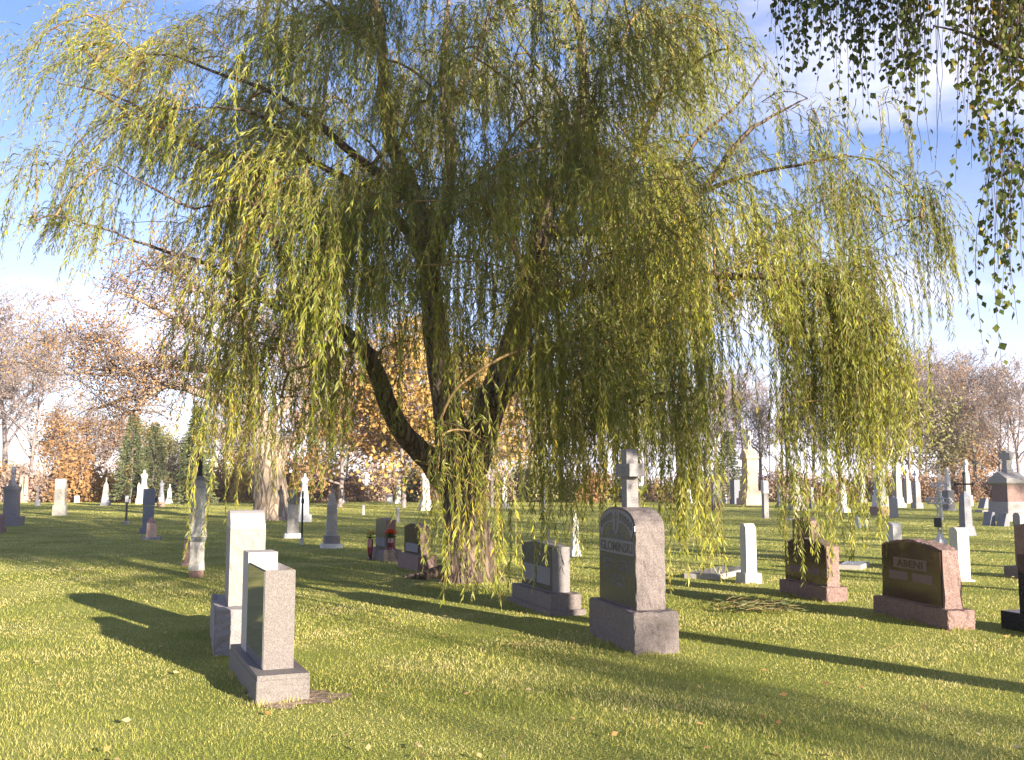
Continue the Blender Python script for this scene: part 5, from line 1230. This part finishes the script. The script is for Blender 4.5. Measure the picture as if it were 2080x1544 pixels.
# undergrowth
shr_names = ['left edge', 'pink pillars', 'tiny dark iron cross', 'cream slab', 'pair of tiny posts', 'small obelisk', 'rusty post', 'dark slate pillar', 'bronze figure', 'weathered column']
k = 0
xs = list(range(-30, 2130, 62))
words = {0: 'orange brown', 1: 'rust brown', 2: 'golden', 3: 'olive', 4: 'tan'}
mats_ = {0: 'far_orange', 1: 'far_rust', 2: 'far_yellow', 3: 'far_olive', 4: 'far_tan'}
refs = [(0, 'left edge of the picture'), (40, 'pink twin pillars'), (76, 'tiny dark iron cross'), (121, 'cream slab'), (156, 'pair of tiny white posts'), (214, 'small obelisk with the dark base'), (256, 'thin rusty post'), (300, 'slate pillar'), (344, 'white obelisk with a cross'), (399, 'weathered column'), (480, 'pale rock faced headstone'), (550, 'big old trunk'), (617, 'white statue'), (673, 'grey pointed obelisk'), (726, 'two little obelisks'), (791, 'small square white stone'), (864, 'tall cream column'), (945, 'willow trunk'), (1024, 'white cross on its dark block'), (1104, 'slender white cross'), (1168, 'white marble obelisk'), (1267, 'arched headstone'), (1330, 'right side of the arched headstone'), (1416, 'narrow white tablet'), (1453, 'boulder based monument'), (1494, 'dark tablet'), (1540, 'huge pink monument'), (1617, 'grey peaked monument'), (1665, 'stone half lost in the strands'), (1720, 'bright white pillar'), (1789, 'statue topped column'), (1850, 'matching pair of crosses'), (1912, 'ornate iron crosses'), (1965, 'iron topped slate pillar'), (2051, 'massive gabled monument')]
rf_used = {}
for i, px in enumerate(xs):
    Y = tr_rng.uniform(91, 98); col = tr_rng.choice([0, 1, 1, 4, 0, 3] if px < 1300 else [1, 1, 4, 4, 1, 0])
    if px in range(200, 300) or px in range(450, 560): col = 2
    ref = min(refs, key=lambda q: abs(q[0]-px))[1]; kk = rf_used.get(ref, 0); rf_used[ref] = kk+1
    lab = '%s bush at the wood edge %s the %s' % (words[col], ('behind', 'right behind', 'far right behind')[kk], ref)
    H_ = tr_rng.uniform(2.3, 3.9) if px < 1300 else tr_rng.uniform(1.9, 3.0)
    put_tree(Sh[i % 3], mats_[col], 'bush', lab, 'bush', (P(px, 1010, Y).x, Y, 0), H_/2.6, tr_rng.uniform(0, 6.28), 'bushes along the wood edge')

# ---- the big old tree beyond the willow, left ------------------------------
OY = 46.0; OX = P(552, 1055, OY).x
old = thing('old_tree', 'big old tree with a thick pale furrowed trunk and long low bare limbs reaching left', 'tree', (OX, OY, 0))
def q_(px, py, dY=0): return np.array(P(px, py, OY+dY))-np.array([OX, OY, 0])
og = np.random.default_rng(31)
ol = [([q_(553, 1062), q_(552, 1030), q_(548, 980), q_(545, 930), q_(540, 880)], [1.05, .82, .74, .70, .62]),
 ([q_(545, 900), q_(520, 820), q_(510, 740), q_(490, 650), q_(450, 580)], [.5, .42, .34, .22, .1]),
 ([q_(552, 960), q_(575, 910), q_(610, 880), q_(650, 830), q_(690, 760), q_(730, 690)], [.42, .36, .3, .22, .14, .07]),
 ([q_(525, 850), q_(450, 810), q_(400, 795), q_(345, 780), q_(300, 800), q_(240, 815), q_(195, 830)], [.28, .24, .21, .18, .14, .1, .05]),
 ([q_(345, 780), q_(300, 805), q_(262, 845)], [.13, .1, .05]),
 ([q_(512, 780), q_(440, 755), q_(370, 745), q_(310, 742), q_(265, 755), q_(228, 745)], [.24, .19, .16, .14, .12, .07]),
 ([q_(505, 720), q_(420, 680), q_(340, 640), q_(260, 600), q_(220, 590)], [.18, .14, .1, .06, .03]),
 ([q_(495, 670), q_(420, 600), q_(360, 560), q_(300, 540)], [.14, .1, .06, .03]),
 ([q_(400, 795), q_(300, 770), q_(180, 760), q_(100, 755)], [.1, .08, .05, .025]),
 ([q_(310, 742), q_(230, 700), q_(160, 690), q_(110, 700)], [.08, .06, .04, .02]),
 ([q_(540, 880), q_(600, 780), q_(640, 680), q_(660, 600)], [.3, .22, .14, .08]),
 ([q_(600, 780, 0), q_(560, 700, -3), q_(520, 640, -5)], [.2, .12, .06])]
op = [smooth_path(p, r, 16, 0.03, og) for p, r in ol]
V, F = tubes(op[:1], 24)
a_ = np.arctan2(V[:, 1], V[:, 0]-0); rr_ = 1+0.05*np.sin(a_*9)+0.04*np.sin(a_*17+V[:, 2]*2)
V[:, :2] = V[:, :2]*rr_[:, None]; link('trunk', mesh_from('trunk', V, F, True), M['old_bark'], old)
for p in op[1:]:
    V, F = tubes([p], 10); link('limb', mesh_from('limb', V, F, True), M['old_bark'], old)
tw = []; ends = []
for p, r in op[1:]:
    for _ in range(34):
        i = og.integers(4, len(p)); s0 = p[i]; L_ = 1.0+2.2*og.random(); d_ = og.normal(0, 1, 3)*[1, .8, .5]+np.array([-.3, 0, .45]); d_ /= np.linalg.norm(d_)
        cur = [s0]
        for _k in range(5): d_ = d_+og.normal(0, .22, 3); d_ /= np.linalg.norm(d_); cur.append(cur[-1]+d_*L_/5)
        cur = np.array(cur); tw.append((cur, np.linspace(min(r[i]*.5, .045), .012, 6)))
        for _m in range(7):
            j = og.integers(1, 6); d2 = og.normal(0, 1, 3)+[0, 0, .3]; d2 /= np.linalg.norm(d2); e_ = cur[j]+d2*(.5+.9*og.random()); m1 = (cur[j]+e_)/2+og.normal(0, .07, 3)
            tw.append((np.array([cur[j], m1, e_]), np.array([.016, .012, .009]))); ends += [m1, e_]
V, F = tubes(tw, 3); link('branches', mesh_from('branches', V, F, True), M['far_bark'], old)
ends = np.array(ends); nn = 17000
e_ = ends[og.integers(0, len(ends), nn)]+og.normal(0, .22, (nn, 3)); L_ = .11*(.6+.8*og.random(nn))
V, F = leaves_mesh(e_, og.normal(0, 1, (nn, 3)), og.normal(0, 1, (nn, 3)), L_, L_*.8)
link('foliage', mesh_from('foliage', V, F), M['far_orange'], old)

# ---- trees outside the right edge whose trunks streak the lawn with shade ---
for k, (u_, v_, s, leaf) in enumerate(((5.6, -18, .42, None), (15.6, -3, .7, None), (18, -6, .9, 'far_orange'), (20, -4, .8, 'far_tan'), (24, -8, 1.0, 'far_orange'), (29, -6, .9, 'far_tan'), (35, -10, 1.0, 'far_orange'), (42, -8, 1.1, 'far_tan'), (50, -12, 1.1, 'far_orange'), (60, -14, 1.2, 'far_tan'))):
    x = .783*u_-.622*v_; y = .622*u_+.783*v_
    put_tree(A_[k % 5], leaf, 'bare_tree', 'thinly leaved tree standing outside the right edge of the picture', 'tree', (x, y, 0), s, k*1.3, 'trees outside the right edge')

# ------------------------------------------------------------------ small things on the lawn
r = np.random.default_rng(77); N = 750
Y = 5+28*r.random(N)**1.4; X = (r.random(N)*2-1)*(.6*Y+.5)
p0 = np.stack([X, Y, .03+.02*r.random(N)], -1); D_ = np.stack([r.normal(0, 1, N), r.normal(0, 1, N), r.normal(0, .25, N)], -1)
Nn = np.stack([r.normal(0, .35, N), r.normal(0, .35, N), np.ones(N)], -1); L_ = .035+.03*r.random(N)
V, F = leaves_mesh(p0, D_, Nn, L_, L_*.7)
tag(link('fallen_leaves', mesh_from('fallen_leaves', V, F), M['litter']), 'scattered small tan and orange fallen leaves on the grass', 'fallen leaves', kind='stuff')
# heap of dropped willow twigs
c = G(1525, 1243); tw = []; lp = []; ld = []
for k in range(42):
    a = r.normal(0.1, .9); p = np.array([c.x, c.y, .05])+r.normal(0, 1, 3)*[.24, .20, .0]; p[2] = .03+.08*r.random(); L1 = .25+.45*r.random()
    q = p+np.array([math.cos(a), math.sin(a), r.normal(0, .05)])*L1; q[2] = max(q[2], .02)
    m_ = (p+q)/2+[0, 0, .03]; tw.append((np.array([p, m_, q]), np.array([.004, .003, .002])))
    for f in np.linspace(.1, 1, 9): lp.append(p+(q-p)*f+[0, 0, .02]); ld.append((q-p)/L1+r.normal(0, .4, 3)*[1, 1, .4])
V, F = tubes(tw, 3)
hp = thing('twig_pile', 'small heap of dropped grey green willow twigs on the grass right of the arched headstone', 'twigs', (c.x, c.y, 0))
V = V-np.array([c.x, c.y, 0]); link('twigs', mesh_from('twigs', V, F), M['twig_bark'], hp)
lp = np.array(lp); ld = np.array(ld); L_ = .08+.05*r.random(len(lp)); V, F = leaves_mesh(lp-np.array([c.x, c.y, 0]), ld, r.normal(0, 1, (len(lp), 3)), L_, L_*.15)
link('leaves', mesh_from('leaves', V, F), M['needles'], hp)
# lone dry twigs and stalks
for x0, y0, x1, y1, lab in ((1035, 1318, 1105, 1319, 'single straight dry twig on the sunny grass before the arched headstone'),):
    a, b_ = G(x0, y0), G(x1, y1)
    V, F = tubes([(np.array([[a.x, a.y, .05], [(a.x+b_.x)/2, (a.y+b_.y)/2, .055], [b_.x, b_.y, .05]]), np.array([.005, .005, .003]))], 5)
    tag(link('dry_twig', mesh_from('dry_twig', V, F), M['twig_bark']), lab, 'twig')
# two long yellow withes hanging by the right hand strands, part of the willow
V, F = tubes([(np.array([w(1603, 935, 13), w(1597, 990, 13), w(1592, 1060, 13), w(1590, 1130, 13)]), np.array([.008, .008, .006, .004])), (np.array([w(1562, 860, 13.2), w(1563, 920, 13.2), w(1564, 990, 13.2)]), np.array([.006, .006, .004]))], 5)
wlink('bare_shoots', V, F, M['twig_bark'])

# ------------------------------------------------------------------ the hazy autumn air over the far wood
hm = bpy.data.materials.new('haze'); hm.use_nodes = True; hn = hm.node_tree.nodes; hn.clear()
ho = hn.new('ShaderNodeOutputMaterial'); hv = hn.new('ShaderNodeVolumePrincipled')
hv.inputs['Color'].default_value = (0.92, 0.94, 1.0, 1); hv.inputs['Density'].default_value = 0.00045; hv.inputs['Anisotropy'].default_value = 0.2
hm.node_tree.links.new(hv.outputs['Volume'], ho.inputs['Volume'])
bm = bmesh.new(); bmesh.ops.create_cube(bm, size=1.0)
for v in bm.verts:
    v.co = Vector((v.co.x*190-12, v.co.y*160+52, -1.2+(v.co.z+0.5)*22))
me = bpy.data.meshes.new('haze'); bm.to_mesh(me); bm.free()
tag(link('haze', me, hm), kind='stuff')
